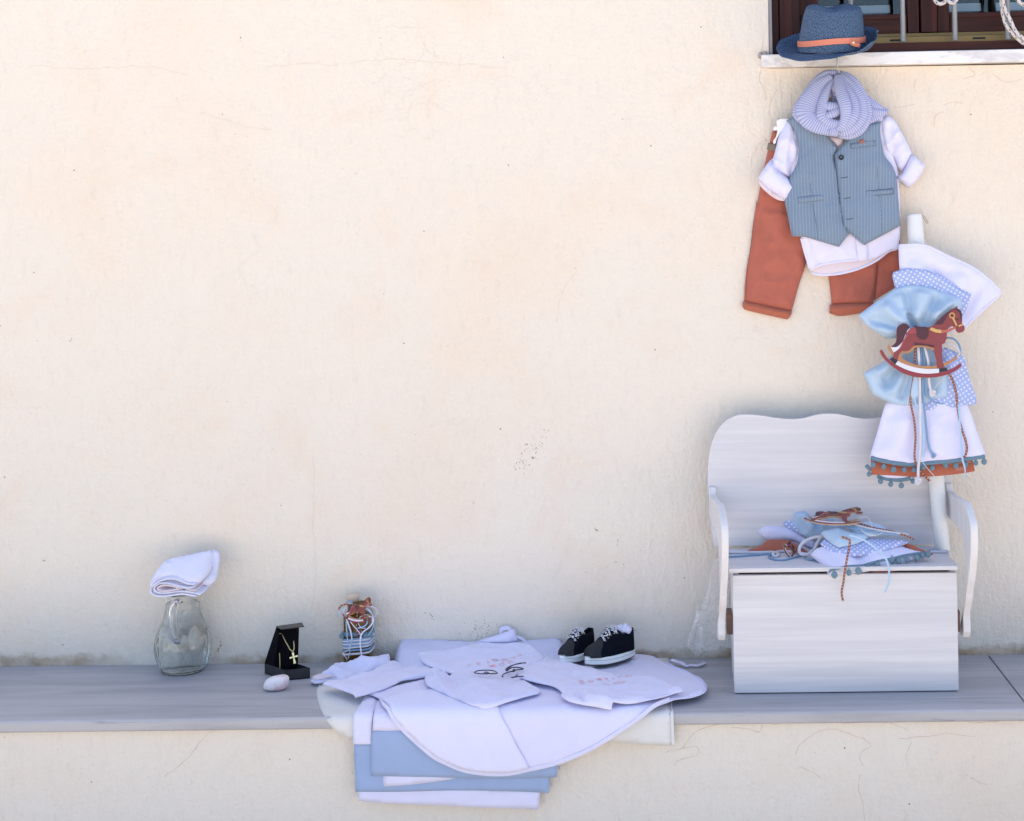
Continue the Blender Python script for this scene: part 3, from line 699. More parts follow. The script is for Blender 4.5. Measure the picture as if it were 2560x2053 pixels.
# ================================================================== HAT
def build_hat():
    hc = ony(px('Q', (1255, 800))[0], -.098)
    h = thing('hat', 'navy blue woven straw fedora with coral leather band on the window sill', 'hat', hc)
    rot = Matrix.Rotation(R(13), 3, 'X') @ Matrix.Rotation(R(-2), 3, 'Y')
    loc = lambda p: hc+rot@Vector(p)
    n = 64; V = []; UV = []; F = []
    def pinch(x, y, z, k):
        d = .0165*math.exp(-((x-.002)/.020)**2)*math.exp(-((y-.0)/.075)**2)*k
        return z-d-.006*k*(x/.06 if x > 0 else 0)
    rows = []
    for i in range(13):
        t = i/12; rows.append((1-.155*t**1.4-.03*max(0, t-.85)/.15, .088*t, max(0, (t-.6)/.4)**2*.4, .0065*t))
    for r, zt_ in ((.805, .0905), (.77, .0930), (.72, .0950), (.64, .0962), (.5, .0965), (.34, .096), (.17, .0955), (.02, .0955)): rows.append((r, zt_, 1.0, .0065))
    for r, z, k, sh in rows:
        for j in range(n):
            a = 2*PI*j/n; x, y = .0705*r*math.cos(a), .083*r*math.sin(a)
            x += sh; z2 = pinch(x, y, z, k)
            if y < 0: y += .006*k*math.exp(-((x-.045)/.02)**2)*2
            V.append(loc((x, y, z2+.0015))); UV.append((a*.075, z*1.05+(1-r)*.075*(k > .9)))
    for i in range(len(rows)-1):
        for j in range(n): F.append((i*n+j, i*n+(j+1) % n, (i+1)*n+(j+1) % n, (i+1)*n+j))
    F.append([(len(rows)-1)*n+j for j in range(n)])
    # UV seam: duplicate-free approximation is hidden at the back (angle 0 faces the right rear)
    obj('crown', V, F, STRAW, h, uv=UV)
    key = [(0, .038, .092), (35, .020, .098), (70, .002, .100), (100, -.008, .103), (130, -.011, .106), (158, -.004, .111), (180, .010, .112), (205, .026, .107), (240, .034, .105), (280, .04, .105), (330, .042, .100), (360, .036, .099)]
    def kv(a, c):
        for (a0, *q0), (a1, *q1) in zip(key, key[1:]):
            if a0 <= a <= a1: t = (a-a0)/(a1-a0); t = t*t*(3-2*t); return q0[c]*(1-t)+q1[c]*t
    V = []; UV = []; F = []; m = 9
    for side in (0, 1):
        for i in range(m+1):
            t = i/m
            for j in range(n):
                a = 2*PI*j/n; deg = (-math.degrees(a)) % 360; rb = kv(deg, 1)
                ca, sa = math.cos(a), math.sin(a); bx, by = .0695*ca, .082*sa; ex, ey = rb*1.04*ca, rb*1.06*sa
                z = kv(deg, 0)*t**1.55-.004*math.sin(PI*t)-(.0016 if side else 0)
                V.append(loc((bx*(1-t)+ex*t, by*(1-t)+ey*t, z))); UV.append((a*.1, t*.04))
    for i in range(m):
        for j in range(n):
            F.append((i*n+j, i*n+(j+1) % n, (i+1)*n+(j+1) % n, (i+1)*n+j)); k = (m+1)*n
            F.append((k+i*n+j, k+(i+1)*n+j, k+(i+1)*n+(j+1) % n, k+i*n+(j+1) % n))
    for j in range(n):
        k = (m+1)*n; F.append((m*n+j, m*n+(j+1) % n, k+m*n+(j+1) % n, k+m*n+j)); F.append((j, k+j, k+(j+1) % n, (j+1) % n))
    obj('brim', V, fixn(V, F), STRAW, h, uv=UV)
    P = []
    for j in range(48):
        a = 2*PI*j/48; deg = (-math.degrees(a)) % 360; z = .0165+.008*math.exp(-((deg-85)/60)**2)+.004*math.exp(-(min(deg, 360-deg)/35)**2); r = 1-.155*(z/.09)**1.4+.012
        P.append(loc((.0705*r*math.cos(a)+.0065*z/.09, .083*r*math.sin(a), z)))
    V = []; F = []; nn = len(P); upv = rot@Vector((0, 0, 1)); ctr = hc+upv*.02
    for p in P:
        o_ = (p-ctr); o_ -= upv*o_.dot(upv); o_.normalize()
        for s1, s2 in ((-.0058, 0), (-.0058, .0022), (.0058, .0022), (.0058, 0)): V.append(p+upv*s1+o_*s2)
    for j in range(nn):
        for q in range(4): F.append((j*4+q, j*4+(q+1) % 4, ((j+1) % nn)*4+(q+1) % 4, ((j+1) % nn)*4+q))
    bd = obj('hat_band', V, fixn(V, F), CORAL, h, smooth=False)
    sfc = vert(0)
    def bp(x, y, dy): return ony(px('Q', (x, y))[0], hc.y-.060+dy)
    tube('band_tail', [bp(1555, 650, -.018), bp(1590, 690, -.0185), bp(1650, 712, -.0165), bp(1712, 722, -.014)], .0042, CORAL, bd, flat=.0026, seg=8)
    tube('band_keeper', [bp(1560, 610, -.0178), bp(1572, 655, -.0205), bp(1605, 690, -.0205)], .0032, CORAL, bd, flat=.0026, seg=8)
    c = bp(1608, 675, -.024); obj('stud', *ball(c, .003, 1, .5, 1)[:2], GOLD, bd)
build_hat()

# ================================================================== HANGING CLOTHES
m_ = lambda k, x, y, dep: ony(px(k, (x, y))[0], dep)
hg = thing('clothes_hanger', 'steel wire hook of the hanger reaching from scarf up to hat', 'hanger', m_('A', 752, 560, -.035))
tube('hook', [m_('A', 742, 330, -.004), m_('A', 752, 380, -.030), m_('A', 758, 425, -.034), m_('A', 756, 480, -.034), m_('A', 751, 530, -.034), m_('A', 752, 590, -.034)], .0014, STEEL, hg, seg=8)
pB = lambda *p: px('B', *p)
plate('shoulder_bar', pB((560, 560), (700, 440), (830, 345), (900, 335), (960, 360), (1090, 450), (1240, 550), (1180, 570), (1000, 480), (880, 430), (760, 480), (620, 590)), vert(-.026), .008, wood('pale_hanger_wood', (.50, .40, .31), (.42, .33, .25), 0), hg, .002)

tr_ = thing('trousers', 'rust coloured child trousers with rolled cuffs hanging beneath the shirt', 'trousers', m_('C', 300, 880, -.02))
C_ = lambda *p: px('C', *p)
s1 = vert(-.005)
sheet('leg', pB((318, 650), (358, 652), (420, 700), (520, 900), (640, 1250), (760, 1500), (700, 1729))+C_((540, 420), (505, 535), (470, 640), (435, 770), (415, 836), (240, 800), (60, 762), (66, 640), (82, 500), (104, 380), (132, 150), (156, 0))+pB((180, 1300), (215, 1100), (258, 900), (290, 760)),
      s1, RUST, tr_, .009, bulge=.006, bw=.05, wr=(.0055, 13), cz=(.0035, 20), step=.005, folds=[(C_((300, 30), (290, 260), (240, 560)), .02, .004), (C_((500, 420), (380, 640), (300, 740)), .012, .003), (C_((120, 450), (105, 600), (90, 740)), .004, -.0012)], top=.006)
sheet('leg', C_((690, 560), (660, 470), (800, 380), (1000, 330), (1090, 420), (1064, 470), (1045, 640), (1026, 780), (860, 778), (716, 782), (704, 660)), vert(-.006), RUST, tr_, .008, bulge=.005, bw=.03, wr=(.0045, 16), cz=(.003, 22), step=.005, folds=[(C_((740, 560), (770, 640), (760, 760)), .01, .002), (C_((1040, 520), (950, 580), (800, 610)), .008, -.0016)], top=.006)
sheet('seat', C_((1055, 470), (1075, 300), (1228, 300), (1228, 430), (1226, 520), (1172, 560), (1186, 660), (1110, 705), (1030, 752), (1040, 640)), vert(-.005), RUST, tr_, .006, bulge=.004, bw=.03, wr=(.003, 18), cz=(.002, 14), folds=[(C_((1100, 420), (1150, 540), (1180, 640)), .012, -.004), (C_((1220, 430), (1150, 470), (1080, 460)), .010, .003)], top=.004)
cuf1 = sheet('cuff', C_((50, 768), (60, 755), (240, 794), (420, 832), (410, 866), (385, 896), (300, 878), (160, 846), (62, 820), (50, 800)), vert(-.010), RUST2, tr_, .014, bulge=.005, bw=.012, wr=(.0008, 40), top=.008)
cuf2 = sheet('cuff', C_((702, 790), (720, 782), (990, 768), (1026, 772), (1020, 820), (1010, 836), (880, 858), (770, 870), (720, 856), (702, 850)), vert(-.011), RUST2, tr_, .014, bulge=.005, bw=.012, wr=(.001, 40), top=.008, folds=[(C_((770, 865), (850, 842), (1010, 826)), .004, -.004)])
for a in ([(132, 160), (104, 385), (84, 505), (72, 750)], [(1050, 470), (1030, 640), (990, 770)]):
    tube('seam', [p+Vector((0, -.0125, 0)) for p in s1.pts(C_(*a), .004)], .0006, SEAMR, tr_, seg=5, step=.01)
sheet('waistband', pB((318, 648), (360, 650), (372, 700), (352, 760), (290, 760)), vert(-.020), RUST2, tr_, .008, bulge=.003, bw=.01)
tube('side_strap', vert(-.026).pts(pB((272, 782), (305, 788), (350, 792))), .0075, BEIGE, tr_, flat=.003, seg=8)
th = plate('clip_hanger', pB((350, 560), (380, 545), (450, 540), (470, 560), (400, 640), (352, 720), (345, 755), (325, 762), (322, 735), (345, 700), (360, 640), (325, 645), (322, 618), (345, 605), (355, 615)), vert(-.029), .006, PLAST, None, .0015, step=.003)
tag(th, 'white plastic clip hanger at the top corner of the rust trousers', 'hanger')

sh = thing('shirt', 'white child shirt with rolled sleeves hanging under the pinstripe vest', 'shirt', m_('C', 800, 560, -.03))
sv = vert(-.0340)
body_ = sheet('body', pB((470, 560), (760, 470), (900, 440), (1060, 470), (1270, 530), (1320, 760), (1400, 1000), (1420, 1500), (1405, 1676))+C_((1170, 372), (1100, 410), (1000, 452), (900, 458), (760, 470), (640, 490), (552, 522), (520, 400), (486, 272))+pB((500, 1400), (470, 1000), (500, 800)),
      sv, WHITE2, sh, .003, bulge=.001, bw=.03, wr=(.0018, 22), cz=(.0022, 24), step=.005, folds=[(C_((560, 290), (600, 400), (640, 490)), .006, -.0025), (C_((1070, 300), (1040, 400), (1010, 455)), .006, -.002)])
tail_ = sheet('shirt_tail', C_((486, 290), (1214, 210), (1216, 368), (1140, 392), (1080, 440), (1000, 488), (880, 535), (760, 562), (660, 568), (590, 562), (562, 545), (530, 450)), vert(-.0265), PINKWHITE, sh, .003, bulge=.0008, bw=.02, wr=(.0008, 30))
for nm, base, bs_, ln, hw in (('hem', tail_, vert(-.0265), [(566, 541), (592, 554), (660, 560), (760, 554), (880, 527), (1000, 480), (1080, 432), (1140, 386), (1212, 362)], .0028), ('hem', body_, sv, [(556, 514), (640, 485), (760, 463), (900, 450), (985, 444)], .003), ('side_hem', body_, sv, [(494, 285), (524, 400), (558, 512)], .0042)):
    tube(nm, stick(base, bs_, C_(*ln), .0003), hw, WHITE, sh, flat=.0009, seg=8, smooth_path=False)
sheet('placket', C_((892, 280), (985, 290), (990, 455), (912, 460)), vert(-.0380), WHITE, sh, .002, bulge=.0005, bw=.006)
sheet('collar', pB((640, 600), (700, 660), (800, 690), (925, 700), (945, 735), (885, 792), (830, 740), (700, 640)), vert(-.0395), PINKWHITE, sh, .004, bulge=.002, bw=.01)
sheet('sleeve', pB((436, 566), (468, 556), (505, 620), (525, 720), (545, 820), (538, 900), (500, 990), (468, 1060), (380, 1030), (296, 975), (296, 905), (322, 880), (346, 790), (372, 690), (405, 620)), vert(-.032), WHITE, sh, .012, bulge=.012, bw=.030, wr=(.0032, 20), cz=(.0042, 24), step=.004,
      folds=[(pB((470, 600), (440, 740), (420, 900), (400, 1010)), .008, .004), (pB((500, 640), (470, 780), (462, 940)), .006, -.004), (pB((390, 680), (360, 820), (330, 950)), .006, .003), (pB((510, 900), (480, 980), (440, 1030)), .006, -.003)])
cf = sheet('cuff', pB((290, 906), (305, 900), (345, 975), (440, 1050), (510, 1130), (475, 1190), (440, 1250), (340, 1190), (250, 1120), (190, 1055), (235, 985)), vert(-.045), WHITE, sh, .016, bulge=.008, bw=.03, wr=(.0014, 30), cz=(.0014, 22), er=.004, folds=[(pB((290, 960), (400, 1060), (495, 1130)), .005, -.002)], top=.006)
sheet('cuff_lining', pB((190, 1058), (250, 1118), (340, 1186), (440, 1248), (400, 1254), (330, 1228), (255, 1168), (205, 1112)), vert(-.044), PINKWHITE, sh, .012, bulge=.004, bw=.01, wr=(.0015, 60), top=.004)
sheet('sleeve', pB((1236, 560), (1262, 535), (1310, 508), (1372, 552), (1430, 650), (1482, 745), (1530, 850), (1490, 930), (1440, 1005), (1392, 960), (1352, 890), (1285, 835), (1262, 760), (1245, 650)), vert(-.030), WHITE, sh, .012, bulge=.011, bw=.028, wr=(.0032, 20), cz=(.0042, 24), step=.004,
      folds=[(pB((1325, 560), (1330, 700), (1370, 860), (1400, 950)), .007, -.005), (pB((1290, 600), (1300, 720), (1340, 850)), .007, .003), (pB((1380, 620), (1430, 760), (1470, 880)), .009, .003)])
sheet('cuff', pB((1525, 848), (1640, 945), (1610, 1010), (1560, 1085), (1495, 1140), (1438, 1095), (1388, 1050), (1440, 1010), (1490, 920)), vert(-.040), WHITE, sh, .016, bulge=.007, bw=.025, wr=(.0014, 30), cz=(.0014, 22), er=.004, folds=[(pB((1400, 1060), (1450, 1095), (1500, 1130)), .004, -.003)], top=.005)

ve = thing('vest', 'grey blue pinstripe vest with one dark button and rust pocket square', 'vest', m_('B', 900, 1640, -.05))
vs1, vs2 = vert(-.0455), vert(-.0495)
lp = sheet('front_panel', pB((438, 556), (512, 515), (600, 470), (720, 560), (800, 690), (885, 795), (850, 870), (880, 1000), (905, 1200), (935, 1400), (985, 1530), (892, 1652), (790, 1622), (690, 1592), (600, 1566), (485, 1560), (462, 1450), (440, 1340), (422, 1250), (440, 1150), (468, 1040), (500, 990), (535, 905), (542, 810), (522, 700), (490, 610)),
           vs1, VEST, ve, .010, bulge=.008, bw=.05, wr=(.0034, 12), er=.003, cz=(.0012, 14), step=.005, top=.002, uvrot=.03,
           folds=[(pB((640, 1110), (660, 1330), (705, 1580)), .0035, -.0016), (pB((540, 860), (600, 960), (640, 1100)), .02, .004), (pB((800, 1250), (820, 1450), (860, 1600)), .02, .004)])
rp_ = sheet('front_panel', pB((945, 735), (980, 690), (1100, 600), (1258, 560), (1248, 650), (1264, 760), (1285, 858), (1350, 945), (1388, 1040), (1404, 1200), (1416, 1350), (1424, 1470), (1320, 1525), (1215, 1582), (1110, 1637), (1020, 1560), (928, 1482), (908, 1400), (886, 1200), (866, 1000), (850, 862), (862, 838)),
           vs2, VEST, ve, .010, bulge=.008, bw=.05, wr=(.0034, 12), er=.003, cz=(.0012, 14), step=.005, top=.002, uvrot=-.02,
           folds=[(pB((1215, 960), (1235, 1200), (1262, 1540)), .0035, -.0016), (pB((1300, 900), (1180, 960), (1050, 980)), .02, .004), (pB((1000, 1200), (1050, 1400), (1100, 1600)), .02, .003)])
def seam(base, surf, pts, par, r=.00032, mat=None): return tube('seam', stick(base, surf, pts, .0002), r, mat or SEAM, par, seg=5, step=.01, smooth_path=False)
def pocket(base, surf, q):
    f = ob_off[base.name]; ctr = np.mean([surf.hit(p) for p in q], axis=0); hs = np.array([surf.hit(p) for p in q]); hs = np.vstack([hs, (hs+np.roll(hs, 1, 0))/2, [ctr]]); tp = float(f(hs).max())+.0012
    pk = sheet('pocket', q, surf, VEST, ve, .004, top=tp, er=.002)
    c = q+[q[0]]
    tube('seam', [p+Vector((0, -.0003, 0)) for p in surf.pts(c, float(f([ctr])[0])+.0022)], .0003, SEAM, pk, seg=5, step=.01, smooth_path=False)
pocket(lp, vs1, pB((532, 1222), (772, 1196), (776, 1245), (536, 1276))); pocket(rp_, vs2, pB((1122, 1170), (1352, 1150), (1356, 1194), (1128, 1216))); pocket(rp_, vs2, pB((985, 762), (1200, 736), (1204, 778), (990, 806)))
for b, s_, ln in ((lp, vs1, [(640, 1105), (652, 1200)]), (lp, vs1, [(660, 1280), (690, 1450), (708, 1590)]), (rp_, vs2, [(1212, 960), (1228, 1160)]), (rp_, vs2, [(1240, 1215), (1252, 1400), (1262, 1545)]), (rp_, vs2, [(852, 868), (868, 1000), (888, 1200), (912, 1400), (932, 1480)])):
    seam(b, s_, pB(*ln), ve)
for x, y in ((930, 1055), (955, 1232), (978, 1412)):
    tube('buttonhole', stick(rp_, vs2, pB((x-28, y+3), (x, y), (x+30, y-6)), .0002), .0008, SEAM, ve, flat=.001, seg=6)
bp = stick(rp_, vs2, pB((904, 881), (905, 882)), .002)[0]
V, F, UV = [], [], []
for i, (r, h) in enumerate([(0, .0006), (.002, .0006), (.0034, .001), (.0044, .0022), (.0052, .0022), (.0058, .0012), (.0058, -.001), (0, -.001)]):
    for j in range(24): a = 2*PI*j/24; V.append((bp.x+r*math.cos(a), bp.y-h, bp.z+r*math.sin(a)))
for i in range(7):
    for j in range(24): F.append((i*24+j, i*24+(j+1) % 24, (i+1)*24+(j+1) % 24, (i+1)*24+j))
bt = obj('button', V, fixn(V, F), BTN, ve)
for dx, dz in ((-.0011, 0), (.0011, 0), (0, .0011), (0, -.0011)): pass
tube('thread', [bp+Vector((-.0014, -.0009, 0)), bp+Vector((.0014, -.0009, 0))], .0004, RIBB, bt, seg=5, step=.001)
sheet('pocket_square', pB((1062, 756), (1085, 718), (1100, 722), (1112, 748)), vert(-.063), RUST, ve, .003, bulge=.001, bw=.004, step=.003)

sc_ = thing('scarf', 'blue and white striped snood wrapped around the hanger above the vest', 'scarf', m_('B', 880, 690, -.07))
def band(pts, hw, dep, th=.018):
    ys = dep if isinstance(dep, (list, tuple)) else [dep]*len(pts)
    if len(ys) != len(pts): ys = np.interp(np.linspace(0, 1, len(pts)), np.linspace(0, 1, len(ys)), ys)
    hws = hw if isinstance(hw, (list, tuple)) else [hw, hw]
    P = [ony(p, y) for p, y in zip(pB(*pts), ys)]
    f = lambda t: float(np.interp(t, np.linspace(0, 1, len(hws)), hws))/hws[0]
    return tube('fold', P, hws[0]*.000253, SCARF, sc_, seg=22, step=.004, flat=th, taper=f)
band([(1100, 380), (1180, 425), (1260, 462), (1312, 478)], [58, 40, 16], [-.05, -.046], .012)
band([(1110, 560), (1190, 535), (1270, 500), (1312, 480)], [46, 36, 14], [-.052, -.048], .010)
band([(1120, 480), (1200, 490), (1305, 482)], [50, 34, 12], [-.054, -.052], .010)
band([(900, 200), (880, 270), (880, 350), (900, 420)], [60, 60, 50], [-.045, -.048], .012)
band([(880, 150), (770, 160), (690, 225), (610, 330), (545, 430), (520, 500), (560, 560)], [26, 34, 36, 34, 34, 30], [-.048, -.056, -.058, -.056], .014)
band([(820, 185), (730, 250), (670, 350), (625, 440), (620, 520), (690, 585), (790, 625), (890, 650)], [42, 66, 92, 100, 86, 66, 50], [-.052, -.064, -.070, -.072], .022)
band([(840, 215), (800, 270), (765, 360), (745, 450), (745, 520), (800, 575), (900, 590)], [20, 34, 46, 44, 34], [-.056, -.072, -.080, -.076], .018)
band([(740, 430), (800, 436), (860, 445), (940, 430)], [34, 44, 40], [-.070, -.080, -.066], .016)
band([(750, 530), (810, 510), (870, 482), (940, 460)], [22, 40, 34], [-.074, -.083, -.068], .016)
band([(890, 600), (880, 625), (850, 645), (800, 655)], [44, 40, 24], [-.072, -.078], .014)
band([(900, 150), (990, 190), (1065, 280), (1115, 380), (1135, 470), (1120, 560), (1070, 640), (980, 685), (890, 672)], [26, 32, 36, 38, 44, 40, 34], [-.046, -.058, -.062, -.064, -.066], .014)
band([(890, 165), (975, 235), (1045, 335), (1080, 440), (1075, 530), (1025, 610), (950, 655), (880, 650)], [32, 44, 54, 58, 50, 36], [-.052, -.066, -.074, -.072], .018)
band([(885, 170), (930, 250), (985, 340), (1020, 440), (1010, 530), (960, 600), (895, 640)], [26, 40, 46, 46, 34], [-.056, -.074, -.084, -.080], .016)
band([(880, 178), (893, 260), (920, 350), (948, 440), (945, 530), (915, 600), (880, 640)], [34, 44, 52, 50, 40, 26], [-.058, -.080, -.090, -.086, -.078], .018)
lb = plate('neck_label', pB((815, 245), (855, 236), (885, 335), (850, 352)), vert(-.060), .001, WHITE, sc_, .0003)
lettering('lettering', 'mi', vert(-.060), pB((848, 330))[0], pB((882, 322))[0], .008, Mat('brown_print', (.2, .09, .06), .8).m, lb, lambda q: np.zeros(len(q)))
# ================================================================== CHEST BENCH
pE = lambda *p: px('E', *p)
cbl = onz(pE((303, 1677))[0], Z0); cbr = onz(pE((1583, 1657))[0], Z0); YC = (cbl.y+cbr.y)/2
XL, XRr = ony(pE((303, 1300))[0], YC).x, ony(pE((1581, 1300))[0], YC).x
ZPT = ony(pE((940, 990))[0], YC).z                      # top of the front panel
ZLT = ony(pE((940, 950))[0], YC-.006).z; ZLB = ony(pE((940, 975))[0], YC-.006).z
YB = -.072                                              # face of the backrest
bn = thing('chest_bench', 'white limed wood toy chest bench with wavy backrest and curved arms', 'bench', ((XL+XRr)/2, YC/2, Z0))
box('front_panel', XL, XRr, YC, YC+.014, Z0+.0018, ZPT, BOARD, bn, .0018)
box('kick_strip', XL+.004, XRr-.004, YC+.002, YC+.013, Z0+.0005, Z0+.0015, BROWN, bn, .0003)
for x0, x1 in ((XL+.001, XL+.013), (XRr-.013, XRr-.001)):
    box('side_panel', x0, x1, YC+.0145, YB-.001, Z0+.0005, ZLB-.001, BOARDV, bn)
box('slot_shade_strip', XL+.0135, XRr-.0135, YC+.03, YC+.04, ZPT-.05, ZLB-.002, DARK, bn, .0003)  # added near-black strip paints the shade in the slot under the lid
lidx0, lidx1 = ony(pE((276, 958))[0], YC-.006).x, ony(pE((1581, 946))[0], YC-.006).x
lid = box('lid', lidx0, lidx1, YC-.008, YB-.0005, ZLB, ZLT, BOARD, bn, .0015)
back = Surf([(YB, 3), (YB, -1)])
half = [(195, 830), (178, 720), (166, 600), (158, 500), (158, 420), (164, 330), (182, 240), (215, 170), (258, 122), (305, 95), (350, 84), (430, 86), (540, 102), (630, 110), (705, 104), (775, 86), (850, 78)]
ctr = 850
full = half+[(2*ctr-x, y-8*(ctr-x)/690) for x, y in half[:-1]][::-1]
plate('backrest', pE(*full), back, .014, BOARD, bn, .0018, step=.006, corner=R(60))
lo_ = box('back_panel', XL+.014, XRr-.014, YB+.0005, YB+.012, Z0+.0005, ony(pE((850, 825))[0], YB).z, BOARD, bn) if False else None
box('back_panel', XL+.001, XRr-.001, YB+.0003, YB+.012, Z0+.0005, ony(pE((850, 815))[0], YB).z-.02, BOARD, bn)
# arm boards
xr = ony(pE((1551, 480))[0], YB-.008).x
def yz(p, x):
    d = ray(pE(p)[0]); t = (x-CAMP.x)/d.x; return (CAMP.y+d.y*t, CAMP.z+d.z*t)
outer = [(1551, 478), (1556, 520), (1592, 552), (1638, 580), (1664, 640), (1680, 720), (1682, 850), (1672, 1000), (1655, 1120), (1643, 1230), (1645, 1320), (1640, 1350)]
OUT = [yz(p, xr) for p in outer]
zt_, zb_ = OUT[0][1], OUT[-1][1]
yf = min(p[0] for p in OUT)
z_at = lambda y: yz((1600, y), xr)[1]
INN = [(OUT[-1][0]+.034, zb_), (OUT[-2][0]+.036, z_at(1250)), (yf+.052, z_at(1050)), (yf+.046, z_at(880)), (yf+.060, z_at(780)), (yf+.085, z_at(722)), (YB-.04, z_at(702)), (YB-.002, z_at(690))]
def arm(xo, th, shear):
    prof = [(YB-.002, zt_)]+OUT+INN
    Q = [(p[0], p[1]) for p in catmull([(a, b, 0) for a, b in prof], .010, True, R(50))]
    n = len(Q); V = [(xo+shear*(YB-y), y, z) for y, z in Q]+[(xo-th+shear*(YB-y), y, z) for y, z in Q]
    F = fixn(V, [list(range(n)), [n+i for i in range(n)][::-1]]+[(i, (i+1) % n, n+(i+1) % n, n+i) for i in range(n)])
    return obj('arm', V, F, BOARDV, bn, smooth=False, bevel=.002)
arm(xr, .015, .02)
xl0 = ony(pE((163, 517))[0], YB-.01).x
arm(xl0+.0145, .0145, .085)
for x0, x1 in ((XL-.012, XL-.0005), (XRr+.0005, XRr+.011)):
    box('spacer_block', x0, x1, YC+.035, YC+.085, zz('P', 560, 1085, YC), zz('P', 560, 842, YC), BROWN, bn)

# ================================================================== HANGING CANDLE
cb = onz(pE((1492, 856))[0], ZLT)
ct = ony(px('B', (1538, 1372))[0], -.030)
ax = (cb-ct); L = ax.length; ax.normalize()
def lerp(t): return ct+(cb-ct)*t
cn = thing('candle', 'tall white christening candle leaning on wall and standing on bench lid', 'candle', cb)
cp = MB(); u_ = ax.cross(Vector((0, 1, 0))).normalized(); v_ = ax.cross(u_)
prof = [(0, .0005), (.0150, .0005), (.0172, .0022), (.0178, .005)]+[(.0178-.0018*t, L*t) for t in (.1, .3, .5, .7, .9)]+[(.0160, L-.0015), (.0152, L-.0003), (0, L-.0003)]
V = []; F = []; nseg = 40
for r, z in prof:
    for j in range(nseg): a = 2*PI*j/nseg; V.append(ct+ax*z+u_*r*math.cos(a)+v_*r*math.sin(a))
for i in range(len(prof)-1):
    for j in range(nseg): F.append((i*nseg+j, i*nseg+(j+1) % nseg, (i+1)*nseg+(j+1) % nseg, (i+1)*nseg+j))
obj('candle_body', V, fixn(V, F), WAX, cn)
tube('wick', [ony(p, y) for p, y in zip(px('B', (1600, 1372), (1622, 1385), (1662, 1440), (1650, 1447), (1628, 1415), (1612, 1392)), [-.032, -.036, -.036, -.036, -.036, -.034])], .0008, plain('jute_wick', (.36, .27, .19)), cn, seg=6)

# decoration plane, parallel to the leaning candle and in front of it
za, zb = ony((2290, 600), -.080).z, ony((2330, 1200), -.165).z
dk = Surf([(-.080-(2.2-za)*0-.0, za+.0), (-.165, zb)])
DP = lambda *p: px('D', *p)
kn = dk.pts(DP((545, 540)))[0]
de = thing('candle_wrap', 'gathered white, dotted and light blue cloths tied round the leaning candle', 'candle decoration', kn)
K = (545, 520)
wfan = sheet('white_cloth', C_((1222, 330), (1415, 328), (1600, 410), (1820, 520), (1988, 672), (1985, 706), (1850, 830), (1715, 962), (1600, 990), (1450, 1000), (1330, 860), (1236, 540)), dk, WHITE, de, .003, top=-.010, cz=(.0022, 18), wr=(.0030, 12), step=.006,
      folds=[(C_((1420, 420), (1520, 600), (1560, 760)), .012, -.006), (C_((1300, 430), (1400, 620), (1450, 800)), .016, .005), (C_((1700, 520), (1680, 680), (1640, 860)), .016, .006), (C_((1850, 620), (1780, 740), (1680, 900)), .010, -.004), (C_((1460, 480), (1560, 520), (1640, 560)), .008, -.003)])
tube('hem', stick(wfan, dk, C_((1225, 334), (1412, 333), (1598, 415), (1818, 525), (1983, 674), (1981, 703), (1848, 826), (1716, 956)), -.0002), .0026, WHITE, de, flat=.0016, seg=8, step=.004, smooth_path=False)
sheet('dotted_cloth', C_((1172, 562), (1182, 538), (1240, 520), (1330, 512), (1450, 532), (1560, 582), (1660, 650), (1760, 702), (1748, 760), (1726, 820), (1690, 880), (1560, 960), (1440, 960), (1300, 880), (1196, 655)), dk, POLKA, de, .003, top=-.001, wr=(.0018, 16), step=.006, uvrot=.3,
      folds=[(C_((1300, 530), (1350, 640), (1400, 760)), .010, .004), (C_((1480, 560), (1500, 680), (1490, 800)), .010, -.004), (C_((1640, 660), (1620, 760), (1580, 850)), .010, .004)])
sheet('blue_cloth', DP((135, 382), (245, 300), (330, 240), (400, 188), (460, 165), (525, 157), (650, 172), (800, 217), (912, 266), (900, 330), (860, 400), (760, 470), (640, 500), (560, 505), (500, 520), (440, 548), (400, 556), (330, 547), (240, 490), (180, 440)), dk, SATIN, de, .005, top=.004, bulge=.008, bw=.03, wr=(.0016, 18), cz=(.0016, 16), step=.004,
      folds=[(DP((500, 350), (515, 400), (545, 460), (560, 490)), .006, -.014), (DP((480, 180), (500, 270), (500, 370)), .014, -.007), (DP((300, 290), (400, 400), (500, 480)), .014, .010), (DP((190, 400), (330, 450), (480, 500)), .012, -.007), (DP((250, 470), (350, 500), (470, 510)), .010, .008),
             (DP((420, 210), (460, 320), (500, 420)), .010, .007), (DP((580, 180), (585, 300), (575, 450)), .014, .009), (DP((740, 220), (690, 300), (640, 400), (600, 470)), .014, -.010), (DP((860, 270), (760, 340), (660, 420)), .010, .009), (DP((700, 440), (690, 390), (740, 350)), .008, .007), (DP((640, 200), (650, 280), (630, 390)), .010, .006)])
